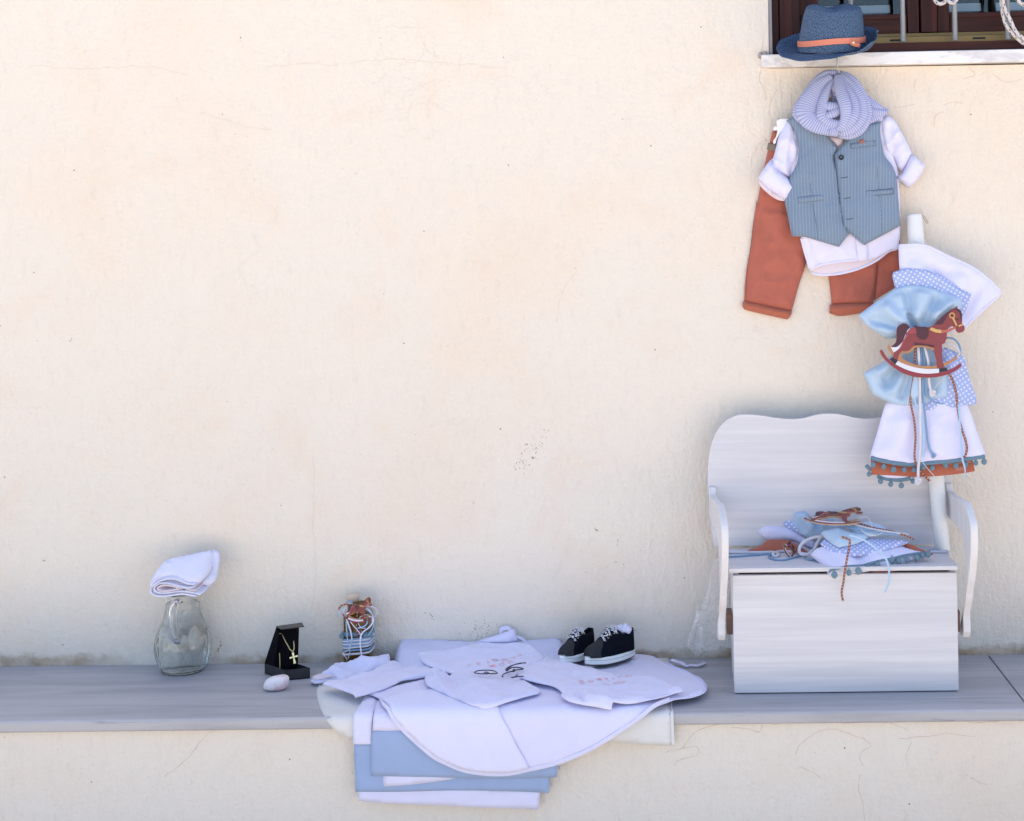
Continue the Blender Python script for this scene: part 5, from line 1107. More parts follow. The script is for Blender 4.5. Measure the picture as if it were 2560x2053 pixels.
# towel: a folded sheet whose fold end faces the viewer
def foldcloth():
    yf_ = jy-.052; d = Vector((.030, .088, .026)); P0 = lambda p: ony(pU(p)[0], yf_)
    base_top = jc.z+HJ+.002
    t = thing('folded_towel', 'small folded white towel resting on top of the glass jug', 'towel', (jc.x, jy, base_top))
    lift = base_top+.0015-min(P0(p).z for p in ((330, 630), (620, 625)))
    def ext(name, line, th, mat, dd, t0=0.0):
        L_ = catmull([P0(p) for p in line], .003); n = len(L_); V = []; F = []; UV = []; m = 14; nrm = []
        for i in range(n):
            a, b = L_[max(i-1, 0)], L_[min(i+1, n-1)]; q = (b-a).normalized(); nrm.append(Vector((-q.z, 0, q.x)))
        cx_ = sum((p.x for p in L_))/n
        for s_ in (1, -1):
            for j in range(m+1):
                u = j/m
                for i in range(n):
                    p = L_[i]+nrm[i]*th*.5*s_; w_ = .0022*nz((p.x*3, u*.4+i*.004), 14, 2.0+s_*0)
                    q = p+dd*u+Vector((0, 0, lift+w_*(u*.8+.2)+(.004*u*u if name != 'corner_flap' else -.012*u*u))); V.append(q); UV.append((i*.003, u*.12))
        k = (m+1)*n
        for j in range(m):
            for i in range(n-1):
                a = j*n+i; F.append((a, a+1, a+n+1, a+n)); F.append((k+a, k+a+n, k+a+n+1, k+a+1))
        for j in range(m):
            for i in (0, n-1): a = j*n+i; F.append((a, a+n, k+a+n, k+a))
        for i in range(n-1):
            for a in (i, m*n+i): F.append((a, a+1, k+a+1, k+a))
        o = obj(name, V, fixn(V, F), mat, t, uv=UV); return o
    d = d*.45
    zl_ = lambda y: ony(pU((500, y))[0], yf_).z+lift
    fp = Surf([(jy+.004, zl_(60)), (jy-.0505, zl_(425))]); fp2 = Surf([(jy+.008, zl_(60)), (jy-.030, zl_(480))])
    sheet('top_face', pU((62, 540), (72, 465), (110, 398), (160, 330), (220, 252), (290, 195), (350, 168), (500, 138), (650, 108), (850, 68), (872, 120), (860, 200), (842, 290), (800, 365), (740, 432), (690, 472), (640, 470), (540, 464), (470, 442), (400, 414), (330, 407), (250, 420), (170, 454), (105, 505)), fp, TERRY2, t, .010, bulge=.004, bw=.02, wr=(.0016, 26), cz=(.001, 22), step=.004, er=.005, folds=[(pU((860, 120), (830, 260), (740, 400)), .006, -.003), (pU((330, 220), (250, 330), (180, 430)), .012, .003)])
    sheet('side_flap', pU((845, 70), (900, 68), (936, 90), (956, 142), (948, 220), (930, 330), (908, 440), (880, 482), (830, 514), (780, 518), (735, 502), (700, 476), (760, 420), (810, 340), (840, 240), (850, 150)), fp2, TERRY2, t, .008, bulge=.004, bw=.014, wr=(.0012, 30), step=.004, er=.004, folds=[(pU((905, 120), (890, 280), (850, 440)), .006, -.003)])
    ext('outer_layer', [(655, 472), (600, 478), (540, 468), (470, 440), (400, 415), (330, 407), (250, 420), (170, 452), (105, 500), (75, 560), (105, 608), (190, 630), (300, 624), (400, 610), (480, 600), (560, 612), (620, 625), (660, 628)], .0034, TERRY2, d)
    ext('inner_layer', [(640, 505), (580, 522), (520, 520), (440, 500), (350, 476), (260, 462), (180, 474), (130, 510), (125, 550), (170, 582), (250, 592), (350, 582), (450, 568), (540, 572), (640, 590), (720, 606)], .0030, TERRY2, d*.97)
    ext('core_layer', [(560, 540), (470, 536), (380, 506), (280, 492), (200, 500), (168, 528), (190, 556), (260, 566), (360, 552), (450, 540), (560, 548), (660, 560)], .0030, PINKWHITE, d*.94)
TERRY2 = plain('white_towelling', (.71, .70, .84), grain=330, amt=.10, bump=.0015, sheen=.3)
foldcloth()

# ================================================================== JEWELLERY BOX
pN = lambda *p: px('N', *p)
A0, B0, C0 = onz(pN((185, 1248))[0], Z0), onz(pN((620, 1405))[0], Z0), onz(pN((1172, 1352))[0], Z0)
D0 = A0+(C0-B0); up = Vector((0, 0, 1))
jw = thing('jewellery_box', 'open black pendant box standing on the ledge showing a gold chain', 'jewellery box', (A0+B0+C0+D0)/4)
hB = .0225; e = .0016
def frame_box():
    mb = MB(); q = [A0, B0, C0, D0]; cen = (A0+B0+C0+D0)/4
    for i in range(4):
        a, b = q[i], q[(i+1) % 4]; ai, bi = a+(cen-a)*.04, b+(cen-b)*.04
        V, F = hexa([a+up*.0008, b+up*.0008, bi+up*.0008, ai+up*.0008], [a+up*hB, b+up*hB, bi+up*hB, ai+up*hB]); mb.add(V, F)
    V, F = hexa([p+up*.0006 for p in q], [p+up*.0036 for p in q]); mb.add(V, F); mb.build('tray', BLACK, jw, smooth=False, bevel=.0004)
frame_box()
pan = [A0+(cn_-A0)*.06 for cn_ in ()]
dirB = (D0-A0).normalized(); ab = (B0-A0)
TLp = A0+ab*.42; TRp = D0+(C0-D0)*.42                                   # foot line of the inner pad
apex_y = ((A0+D0)/2).y
HT = ony(pN((700, 225))[0], (A0.y+D0.y)/2).z-Z0
tl = ony(pN((436, 245))[0], (A0.y+D0.y)/2-.012); tr2 = ony(pN((930, 205))[0], (A0.y+D0.y)/2-.004)
blk = lambda a, b, c, d, n, th: hexa([a, b, c, d], [a+n*th, b+n*th, c+n*th, d+n*th])
A1, D1, TL1, TR1 = A0+up*hB, D0+up*hB, TLp+up*(hB-.004), TRp+up*(hB-.004)
V, F = hexa([TL1, TR1, D1+(D0-A0)*0, A1], [tl+Vector((.006, -.004, -.006)), tr2+Vector((-.004, -.002, -.006)), tr2+Vector((0, .004, 0)), tl+Vector((0, .004, 0))])
obj('display_pad', V, fixn(V, F), BLACKIN, jw, smooth=False, bevel=.0006)
V, F = hexa([A1, A1+(B0-A0)*.45, A1+(B0-A0)*.45+dirB*.0015, A1+dirB*.0015], [tl, tl+Vector((.012, -.022, -.010)), tl+Vector((.0135, -.021, -.010)), tl+dirB*.0015])
obj('side_wing', V, fixn(V, F), BLACKIN, jw, smooth=False)
D2 = D1+(C0-D0)*.3; pw1 = ony(pN((890, 452))[0], D1.y-.004)
V, F = hexa([D2, D1, D1+dirB*.0015, D2+dirB*.0015], [pw1+Vector((-.001, -.010, -.004)), pw1, pw1+dirB*.0015, pw1+Vector((.0005, -.010, -.004))])
obj('side_wing', V, fixn(V, F), BLACKIN, jw, smooth=False)
y0, y1 = tl.y, tl.y-.030
fl = [ony(pN((430, 240))[0], y0), ony(pN((995, 162))[0], y0+.006), ony(pN((1042, 240))[0], y1+.004), ony(pN((545, 305))[0], y1)]
V, F = hexa(fl, [p+Vector((0, 0, .0022)) for p in fl]); obj('lid_flap', V, fixn(V, F), BLACK, jw, smooth=False, bevel=.0004)
# front plane of the pad for the necklace
pp, pn_ = TL1, (TR1-TL1).cross(tl-TL1).normalized()
if pn_.y > 0: pn_ = -pn_
def onpad(p, lift):
    d = ray(p); t = ((pp+pn_*lift-CAMP).dot(pn_))/d.dot(pn_); return CAMP+d*t
nk = thing('necklace', 'gold chain with cross pendant displayed inside the black box', 'necklace', onpad(pN((800, 800))[0], .002))
def chain(name, pts, par, r=.0014):
    P = catmull([onpad(p, .003) for p in pN(*pts)], .0021); mb = MB()
    for i, p in enumerate(P):
        mb.add(*ball(p, r, 1.15 if i % 2 else .8, .8, .8 if i % 2 else 1.15, 7, 5))
    return mb.build(name, GOLD, par)
chain('chain', ((515, 385), (545, 380), (575, 425), (630, 540), (690, 645), (740, 730), (785, 760), (812, 740), (822, 690), (815, 560), (800, 430), (788, 338)), nk, .0016)
def crossbar(a, b, hw): return [onpad(p, .004) for p in pN(a, b)], hw
cm = MB()
for a, b, hw in (((795, 790), (840, 1030), .0019), ((728, 910), (900, 863), .0017)):
    p, q = onpad(pN(a)[0], .005), onpad(pN(b)[0], .005); t = (q-p).normalized(); s_ = t.cross(pn_).normalized()
    V, F = hexa([p+s_*hw*1.25, p-s_*hw*1.25, (p+q)/2-s_*hw*.75, (p+q)/2+s_*hw*.75], [v+pn_*.0016 for v in (p+s_*hw*1.25, p-s_*hw*1.25, (p+q)/2-s_*hw*.75, (p+q)/2+s_*hw*.75)]); cm.add(V, F)
    V, F = hexa([(p+q)/2+s_*hw*.75, (p+q)/2-s_*hw*.75, q-s_*hw*1.35, q+s_*hw*1.35], [v+pn_*.0017 for v in ((p+q)/2+s_*hw*.75, (p+q)/2-s_*hw*.75, q-s_*hw*1.35, q+s_*hw*1.35)]); cm.add(V, F)
cm.add(*ball(onpad(pN((796, 768))[0], .004), .0022)); obj('cross', cm.V, fixn(cm.V, cm.F), GOLD, nk, smooth=False, bevel=.0004)
chn = thing('bracelet_chain', 'short gold chain hanging at the left side inside the black box', 'chain', onpad(pN((510, 1140))[0], .002)); chain('chain', ((508, 812), (512, 900), (516, 1020), (515, 1148)), chn, .0012)

# ================================================================== SOAP
sp_ = onz(pN((470, 1640))[0], Z0); sc0 = Vector((onz(pN((478, 1560))[0], Z0).x, sp_.y+.014, Z0+.0138))
V = []; n1, n2 = 32, 20; ra = R(24)
for i in range(n2+1):
    ph = PI*i/n2-PI/2
    for j in range(n1):
        th = 2*PI*j/n1; ce = lambda x, e_: math.copysign(abs(x)**e_, x)
        x, y, z = .0255*ce(math.cos(ph), .7)*ce(math.cos(th), .72), .0190*ce(math.cos(ph), .7)*ce(math.sin(th), .72), .0142*ce(math.sin(ph), .72)
        x += .005*z/.014
        V.append(sc0+Vector((x*math.cos(ra)-y*math.sin(ra)*.8, x*math.sin(ra)*.7+y*math.cos(ra), z*(1+.12*x/.02))))
F = [(i*n1+j, i*n1+(j+1) % n1, (i+1)*n1+(j+1) % n1, (i+1)*n1+j) for i in range(n2) for j in range(n1)]
so_ = obj('soap', V, F, SOAP); tag(so_, 'rounded white and pink soap bar in front of the black box', 'soap')

# ================================================================== OIL BOTTLE
pM = lambda *p: px('M', *p)
BYo = -.034; bx0, bx1 = ony(pM((322, 900))[0], BYo-.026).x, ony(pM((868, 900))[0], BYo-.026).x; bxc, bh = (bx0+bx1)/2, (bx1-bx0)/2
zM = lambda y: ony(pM((600, y))[0], BYo-.026).z
bo = thing('oil_bottle', 'square amber oil bottle with cork, cord windings and ribbon bow', 'bottle', (bxc, BYo, Z0))
def sq_ring(h, rad, z, k=10):
    out = []
    for c, (sx, sy) in enumerate(((1, 1), (-1, 1), (-1, -1), (1, -1))):
        for i in range(k): a = PI/2*(c+i/(k-1)); out.append((bxc+sx*(h-rad)+rad*math.cos(a), BYo+sy*(h-rad)+rad*math.sin(a), z))
    return out
zsh = zM(470); rows = [(bh*.94, .007, Z0+.0006), (bh, .008, Z0+.004), (bh, .008, zM(640)), (bh*.97, .012, zM(590)), (bh*.8, .016, zM(530)), (bh*.5, .012, zM(480)), (.0125, .0124, zM(450)), (.0120, .0119, zM(400)), (.0135, .0134, zM(392)), (.0135, .0134, zM(345))]
V = []; F = []
for h, rad, z in rows: V += sq_ring(h, min(rad, h), z)
n = 40
for i in range(len(rows)-1):
    for j in range(n): F.append((i*n+j, i*n+(j+1) % n, (i+1)*n+(j+1) % n, (i+1)*n+j))
F += [list(range(n))[::-1], [(len(rows)-1)*n+j for j in range(n)]]
obj('bottle_body', V, fixn(V, F), BROWNGLASS, bo)
V, F, UV = lathe([(0, zM(346)-Z0), (.0118, zM(346)-Z0), (.0118, zM(330)-Z0), (.0135, zM(326)-Z0), (.0140, zM(190)-Z0), (.0133, zM(178)-Z0), (0, zM(176)-Z0)], (bxc-.0012*0+ony(pM((540, 250))[0], BYo).x-bxc+bxc-0 if False else ony(pM((540, 250))[0], BYo).x, BYo, Z0), 28)
obj('cork', V, fixn(V, F), CORK, bo)
def winding(y, r, mat, tiltz=0.0, extra=0.0):
    P = [Vector(p) for p in sq_ring(bh+r*.9+extra, .010, zM(y), 5)]; P = [p+Vector((0, 0, tiltz*(p.x-bxc))) for p in P]
    tube('cord_winding', P, r, mat, bo, closed=True, seg=8, step=.0022, twist=(.009, 3, .16), smooth_path=False)
for y, r, mat, t in ((1095, .0021, CORDB, .10), (1128, .0022, CORDW, .07), (1165, .0020, CORDB, .08), (1200, .0022, CORDW, .05), (1238, .0020, CORDB, .06), (1275, .0022, CORDW, .09), (1338, .0019, CORDB, .05), (1415, .0024, CORDW, .07)): winding(y, r, mat, t)
P = [Vector(p) for p in sq_ring(bh+.0018, .010, zM(1005), 5)]; gb = tube('pom_trim', P, .0042, TRIM, bo, closed=True, seg=8, step=.004, flat=.002, hint=(0, -1, 0), smooth_path=False) if False else None
gm = MB(); hi, lo2 = sq_ring(bh+.0022, .010, zM(960), 6), sq_ring(bh+.0022, .010, zM(1040), 6); hi2, lo3 = sq_ring(bh+.0005, .009, zM(960), 6), sq_ring(bh+.0005, .009, zM(1040), 6); k = len(hi)
gm.add(hi+lo2+lo3+hi2, [(i+a*k, (i+1) % k+a*k, (i+1) % k+((a+1) % 4)*k, i+((a+1) % 4)*k) for a in range(4) for i in range(k)]); gb = obj('pom_trim', gm.V, fixn(gm.V, gm.F), TRIM, bo)
vb = vert(BYo-bh-.004)
poms(vb, pM((815, 1030), (925, 1022), (290, 1040)), 0, gb, .003, .0054)
def mr(pts, hw, mat, off, nm='ribbon', th=.0009): return rib(pM(*pts), hw, mat, bo, off, vb, nm, th)
mr(((395, 560), (420, 700), (470, 860), (510, 990), (530, 1110), (515, 1220)), 0.00137, RIBB, .004); mr(((400, 540), (440, 720), (500, 900), (525, 1060), (530, 1120)), 0.00115, RIBW, .0055)
mr(((405, 600), (405, 800), (418, 950), (430, 1100), (470, 1250), (478, 1400), (440, 1530)), 0.00101, RIBB, .004); mr(((500, 1200), (480, 1300), (400, 1360), (350, 1400), (430, 1540)), 0.00065, THREAD, .006)
mr(((470, 680), (560, 800), (650, 900), (720, 1010), (735, 1080)), 0.00101, RIBW, .005); mr(((890, 590), (980, 640), (985, 720), (900, 840), (780, 930), (730, 1010), (715, 1080), (715, 1250), (735, 1400), (745, 1510)), 0.00151, RIBW, .0065)
mr(((760, 460), (860, 470), (960, 560), (1000, 700), (960, 900), (870, 1020)), 0.00094, RIBB, .004); mr(((780, 400), (900, 385), (1020, 420), (1075, 500), (1040, 590), (960, 620)), 0.00065, RIBW, .004); mr(((760, 440), (850, 440), (920, 490), (970, 600), (960, 720)), 0.00115, RIBW, .003)
mr(((890, 570), (790, 570), (690, 640), (670, 740), (740, 850), (830, 850)), 0.00065, RIBW, .007); mr(((860, 640), (850, 760), (790, 820), (650, 860)), 0.00137, RIBB, .004)
mr(((430, 520), (330, 600), (260, 590), (245, 530), (290, 480), (400, 440)), 0.00137, RIBB, .004); mr(((420, 400), (340, 480), (360, 540), (430, 500)), 0.00072, RIBW, .005)
mr(((480, 370), (400, 345), (310, 370), (250, 430), (248, 470)), .0018, STITCH, .004, 'stitched_ribbon'); mr(((640, 520), (630, 700), (625, 900), (665, 1040)), .0018, STITCH, .0025, 'stitched_ribbon'); mr(((690, 860), (740, 940), (690, 1040)), .0018, STITCH, .003, 'stitched_ribbon')
mr(((400, 330), (450, 280), (510, 290), (530, 350), (470, 380)), 0.00158, CORDB, .002)
h4 = copy_tree(h1); h4['label'] = 'small wooden rocking horse tied to the front of the cork topped bottle'
h4.location = vb.pts(pM((640, 560)), .010)[0]; h4.rotation_euler = (0, R(-3), 0); h4.scale = (.365, .8, .365)

# ================================================================== LINEN PILE ON THE LEDGE
H_ = lambda *p: px('H', *p); I_ = lambda *p: px('I', *p); J_ = lambda *p: px('J', *p); L_ = lambda *p: px('L', *p)
def drape(h, hf=None, out=.003, back=-.004, zb=-.35):
    hf = h if hf is None else hf
    return Surf([(back, Z0+h), (LEDY-out, Z0+hf), (LEDY-out-.004, Z0+zb)], .010+out)
d0, d1, d2, d3, d4 = drape(.002, out=.0025), drape(.006, out=.006), drape(.010, out=.010), drape(.017, out=.019), drape(.020, out=.021)
cream = sheet('oilcloth', H_((105, 385), (112, 355), (130, 335), (175, 323), (400, 300), (1000, 225), (1895, 208), (1908, 430), (1920, 664), (1700, 650), (1530, 640), (1000, 650), (500, 660), (285, 628), (225, 605), (170, 555), (130, 480), (112, 430)), d0, CREAM, None, .0022, wr=(.0006, 12), step=.012)
tag(cream, 'cream waterproof cloth lying lowest under the white linen and over the ledge edge', 'cloth')
tube('hem', stick(cream, d0, H_((1900, 300), (1908, 430), (1914, 560), (1917, 660)), .0004), .0030, plain('cream_hem', (.76, .74, .73)), cream, flat=.0012, seg=8, smooth_path=False)
# terry towel at the back
tS = Surf([(-.006, Z0+.046), (-.055, Z0+.040), (-.16, Z0+.018)])
tw = thing('bath_towel', 'thick folded white terry bath towel against the wall behind the linen', 'towel', (tS.pts(H_((900, 200)))[0].x, -.08, Z0+.002))
sheet('towel_layer', H_((512, 180), (522, 122), (535, 110), (700, 116), (900, 128), (1130, 124), (1240, 117), (1320, 110), (1352, 122), (1366, 145), (1374, 190), (1392, 260), (1200, 330), (800, 330), (520, 330)), tS, TERRY, tw, .018, bulge=.003, bw=.015, wr=(.0016, 30), er=.009, step=.008)
sheet('towel_layer', H_((500, 235), (515, 150), (530, 130), (700, 140), (1000, 150), (1340, 140), (1380, 200), (1400, 270), (1200, 340), (800, 340), (505, 340)), Surf([(-.006, Z0+.026), (-.055, Z0+.022), (-.16, Z0+.010)]), TERRY, tw, .008, bulge=.002, bw=.012, wr=(.001, 30), er=.004, step=.010)
# folded bed linen hanging down
ws1 = sheet('folded_sheet', H_((312, 880), (1242, 880), (1240, 905), (1232, 986), (1060, 980), (900, 974), (640, 962), (380, 950), (318, 938)), drape(.003, out=.0045), WHITE, None, .0022, wr=(.0022, 7), cz=(.0026, 7), step=.009)
tag(ws1, 'plain white sheet showing lowest below the blue bordered linen', 'sheet')
lw = thing('bed_sheet', 'white bed sheet with wide blue border, lower and left of two', 'sheet', d1.pts(H_((790, 890)))[0])
d1b = drape(.005, out=.0075)
sheet('white_part', H_((360, 392), (412, 408), (390, 500), (384, 580), (384, 655), (292, 655), (289, 600), (290, 525), (318, 460)), d2, WHITE, lw, .0025, wr=(.0010, 12), cz=(.0012, 10), step=.008)
sheet('blue_border', H_((293, 650), (384, 650), (600, 650), (1000, 700), (1290, 780), (1290, 840), (1286, 902), (1100, 893), (800, 888), (550, 895), (301, 896), (298, 780)), d1b, BLUE, lw, .0022, wr=(.0022, 7), cz=(.0026, 7), step=.009)
pc = sheet('pillowcase', H_((444, 800), (900, 800), (785, 832), (700, 845), (600, 858), (444, 869)), drape(.007, out=.0100), WHITE, None, .002, wr=(.0004, 12), step=.010)
tag(pc, 'narrow white pillowcase edge peeking out between the two blue borders', 'pillowcase')
up_ = thing('bed_sheet', 'white bed sheet with wide blue border, uppermost under the round hemmed sheet', 'sheet', d2.pts(H_((850, 820)))[0])
d2b = drape(.009, out=.0118)
sheet('blue_border', H_((386, 580), (700, 580), (1000, 640), (1320, 700), (1332, 752), (1326, 822), (1000, 830), (700, 822), (380, 815), (380, 700)), d2b, BLUE, up_, .0025, wr=(.0022, 7), cz=(.0026, 7), step=.009)
sheet('white_part', H_((405, 420), (470, 430), (560, 520), (600, 590), (388, 584), (394, 500)), drape(.0092, out=.0128), WHITE, up_, .002, wr=(.0006, 12), step=.010)
# the big sheet with a rounded hem
BIG = H_((362, 390), (420, 372), (640, 320), (760, 296), (1150, 296), (1500, 300), (1740, 320), (1960, 400), (1905, 428), (1800, 480), (1650, 590), (1500, 682), (1350, 746), (1270, 768), (1195, 784), (1090, 806), (1020, 810), (950, 806), (850, 790), (770, 758), (700, 722), (620, 656), (540, 580), (480, 505), (440, 450), (418, 412))
big = sheet('round_sheet', BIG, d3, WHITE, None, .003, wr=(.0015, 8), cz=(.0016, 11), step=.006, er=.0015, seed=11,
      folds=[(H_((620, 480), (680, 580), (760, 700)), .03, .002), (H_((1620, 440), (1560, 520), (1480, 620)), .02, -.002)])
tag(big, 'large white cotton sheet with rounded bound hem hanging over the ledge', 'sheet')
hem = stick(big, d3, H_((424, 418), (445, 448), (485, 502), (545, 577), (625, 652), (704, 717), (772, 752), (851, 784), (950, 800), (1020, 804), (1090, 800), (1195, 778), (1270, 762), (1348, 740), (1497, 676), (1647, 584), (1797, 476), (1900, 425)), .0004)
tube('hem', hem, .0044, WHITE, big, flat=.0018, seg=8, smooth_path=False)
fl_ = sheet('folded_layer', H_((436, 432), (520, 400), (760, 380), (1000, 400), (1010, 440), (1042, 500), (1075, 560), (1120, 650), (1160, 720), (1186, 772), (1090, 794), (1020, 797), (950, 793), (852, 776), (776, 745), (708, 709), (630, 645), (552, 570), (492, 496)), d3, plain('white_cotton_doubled', (.735, .715, .89), var=.02, amt=.03), big, .0022, top=.0046, wr=(.0015, 8), cz=(.0016, 11), step=.006, er=.0012, seed=11)
# rounded bib sheet at right with a tie
bib = sheet('bib', H_((1130, 262), (1200, 215), (1400, 192), (1600, 190), (1755, 190), (1810, 196), (1848, 212), (1876, 228), (1905, 246), (1960, 268), (2010, 292), (2060, 318), (2084, 342), (2090, 362), (2078, 384), (2050, 398), (2000, 412), (1942, 418), (1900, 426), (1800, 440), (1500, 420), (1250, 350)), drape(.016, out=.017), WHITE2, None, .003, wr=(.0024, 16), cz=(.0022, 18), step=.007, bulge=.0, bw=.02,
      folds=[(H_((1700, 215), (1800, 260), (1900, 300)), .015, .002), (L_((1170, 420), (1350, 450), (1480, 520)), .012, -.002)])
bibS = drape(.016, out=.017)
tag(bib, 'white bib with rounded end and tie ribbon under the black shoes', 'bib')
tube('hem', stick(bib, bibS, H_((1882, 236), (1908, 252), (1962, 276), (2008, 298), (2054, 324), (2078, 345), (2083, 362), (2072, 380), (2046, 392), (1998, 406)), .0003), .0026, WHITE, bib, flat=.0018, seg=8, smooth_path=False)
tube('tie', [p+Vector((0, 0, z)) for p, z in zip(drape(.003).pts(L_((1560, 540), (1625, 552), (1690, 555), (1745, 572), (1790, 560), (1870, 572), (1930, 548), (1968, 522))), (.010, .008, .005, .002, .001, .003, .001, .0005))], .0050, WHITE2, bib, flat=.0016, seg=8, hint=(0, -.25, 1), step=.004)
# first bodysuit with pink print, lying on towel
d5 = Surf([(-.02, Z0+.052), (-.10, Z0+.036), (-.20, Z0+.026), (LEDY-.02, Z0+.024)])
on1 = sheet('bodysuit', I_((1520, 375), (1700, 345), (1900, 330))+J_((0, 350), (300, 300), (520, 242), (780, 250), (830, 252), (1040, 245), (1160, 252), (1215, 265), (1290, 330), (1400, 430), (1380, 470), (1180, 560), (1160, 720), (1000, 760), (500, 740), (300, 700), (100, 640))+I_((1700, 560), (1610, 512), (1560, 440)), d5, WHITE2, None, .003, wr=(.003, 18), cz=(.0036, 22), step=.006, bulge=.0, bw=.015,
      folds=[(J_((200, 420), (500, 370), (800, 360)), .012, .002), (J_((1215, 280), (1280, 350), (1370, 440)), .004, .002), (J_((600, 600), (800, 560), (1000, 520)), .012, -.002)])
tag(on1, 'white baby bodysuit with faded pink lettering lying on towel beside black cords', 'bodysuit')
lettering('lettering', 'σ ε  ι π ά ν ί', d5, J_((380, 590))[0], J_((1110, 440))[0], .020, PRINT, on1, ob_off[on1.name])
lettering('lettering', 'π ο β', d5, J_((680, 582))[0], J_((1000, 530))[0], .022, PRINT, on1, ob_off[on1.name])
bs = vert(-.030)
bon = sheet('bonnet', J_((500, 262), (520, 240), (640, 200), (800, 150), (940, 100), (998, 82), (1012, 130), (1030, 190), (1042, 250), (900, 275)), bs, WHITE, None, .012, bulge=.008, bw=.02, wr=(.001, 30), step=.005, folds=[(J_((940, 105), (965, 180), (990, 250)), .004, -.004)])
tag(bon, 'folded white baby bonnet with tie loops standing behind the bodysuit', 'bonnet')
tube('tie', vert(-.018).pts(J_((832, 140), (826, 95), (850, 62), (895, 50), (935, 62), (960, 95))), .0052, WHITE, bon, flat=.0016, seg=8, hint=(.5, -.6, .6), step=.003)
tube('tie', vert(-.018).pts(J_((1020, 165), (1070, 180), (1115, 205), (1150, 240), (1170, 262))), .0040, WHITE, bon, flat=.0016, seg=8, hint=(.2, -.5, .8), step=.003)
# left pieces
dl = Surf([(-.062, Z0+.042), (-.085, Z0+.034), (-.15, Z0+.014), (LEDY, Z0+.010)])
cap = sheet('cap', I_((90, 742), (105, 715), (140, 690), (380, 570), (392, 530), (415, 508), (470, 497), (700, 470), (920, 430), (1145, 385), (1156, 432), (1135, 490), (1060, 545), (960, 590), (900, 625), (700, 690), (520, 748), (440, 722), (350, 722), (240, 755), (150, 766)), dl, WHITE, None, .007, cz=(.004, 26), bulge=.003, bw=.03, wr=(.0028, 30), step=.006,
      folds=[(I_((380, 570), (420, 620), (520, 690)), .010, .005), (I_((480, 510), (700, 580), (860, 610)), .014, -.007), (I_((700, 480), (900, 520), (1060, 530)), .014, .006), (I_((130, 720), (250, 690), (440, 700)), .008, -.006), (I_((1100, 500), (1130, 440), (1146, 395)), .004, -.003)])
tag(cap, 'white baby cap crumpled on the ledge in front of the oil bottle', 'cap')
sheet('cap_opening', I_((105, 735), (180, 705), (260, 695), (440, 715), (350, 724), (240, 750), (150, 760)), dl, PINKWHITE, cap, .004, top=.004, bulge=.002, bw=.006, step=.004)
dp = Surf([(-.03, Z0+.026), (-.20, Z0+.024), (LEDY-.02, Z0+.022)])
pt = sheet('leggings', I_((250, 792), (290, 765), (360, 742), (520, 750), (700, 702), (900, 640), (935, 600), (1010, 560), (1100, 512), (1160, 498), (1240, 500), (1400, 518), (1600, 505), (1800, 482), (1870, 500), (1960, 545), (2156, 582), (2156, 620), (2000, 640), (1850, 660), (1650, 692), (1480, 722), (1310, 748), (1180, 810), (1060, 862), (870, 922), (690, 968), (668, 930), (560, 890), (400, 832)), dp, WHITE2, None, .004, cz=(.0036, 22), bulge=.0005, bw=.02, wr=(.0020, 26), step=.006, er=.002,
      folds=[(I_((920, 605), (970, 610), (1030, 635)), .004, -.003), (I_((520, 752), (800, 690), (1100, 610)), .010, .003), (I_((690, 940), (1000, 850), (1300, 735)), .006, -.004), (I_((1310, 748), (1500, 700), (1900, 600)), .010, .003)])
tag(pt, 'white baby leggings laid flat with one leg pointing to the black box', 'leggings')
ds_ = drape(.027, out=.024)
shs = sheet('bloomers', H_((655, 318), (660, 298), (690, 286), (720, 280), (756, 276), (782, 296), (800, 282), (832, 288), (868, 276), (900, 280), (960, 312), (1040, 318), (1110, 320), (1162, 320), (1200, 345), (1242, 370), (1236, 386), (1160, 405), (1090, 425), (1020, 452), (962, 470), (920, 455), (870, 436), (790, 402), (720, 372), (668, 346)), ds_, WHITE, None, .004, cz=(.0034, 24), bulge=.0005, bw=.02, wr=(.0018, 28), er=.002, step=.006,
      folds=[(H_((690, 290), (745, 340), (760, 400)), .005, .006), (H_((720, 285), (760, 310), (800, 330)), .004, -.006), (H_((770, 290), (800, 340), (815, 400)), .006, -.004), (H_((665, 335), (800, 400), (950, 462)), .004, -.004), (H_((1230, 378), (1120, 402), (1000, 440)), .003, -.003), (H_((880, 320), (960, 380), (980, 440)), .02, .003)])
tag(shs, 'white gathered baby bloomers folded to a point below the black cords', 'bloomers')
d6 = drape(.031, .029, out=.022)
on2 = sheet('bodysuit', H_((1128, 292), (1140, 262), (1156, 240), (1180, 225), (1215, 212), (1300, 214), (1400, 238), (1500, 258), (1600, 290), (1680, 304), (1760, 306), (1850, 325), (1952, 362), (1970, 376), (1930, 386), (1860, 408), (1780, 425), (1700, 434), (1612, 434), (1606, 460), (1604, 478), (1540, 464), (1430, 442), (1380, 424), (1348, 400), (1352, 385), (1338, 370), (1300, 350), (1230, 335), (1160, 316)), d6, WHITE2, None, .003, cz=(.0038, 22), bulge=.0005, bw=.02, wr=(.003, 20), er=.0015, step=.006,
      folds=[(L_((440, 900), (450, 940), (520, 1000)), .006, -.006), (L_((480, 930), (640, 960), (830, 980)), .008, .006), (L_((850, 990), (1100, 985), (1500, 890)), .006, -.003), (L_((1480, 890), (1620, 840), (1700, 850)), .006, .004), (L_((100, 640), (500, 640), (900, 680)), .014, .002), (L_((1100, 640), (1300, 720), (1500, 800)), .016, .003)])
tag(on2, 'white baby bodysuit with faded pink lettering spread in front of the black shoes', 'bodysuit')
lettering('lettering', 'β ά π τ ι σ η', d6, L_((450, 782))[0], L_((1070, 705))[0], .022, PRINT, on2, ob_off[on2.name])
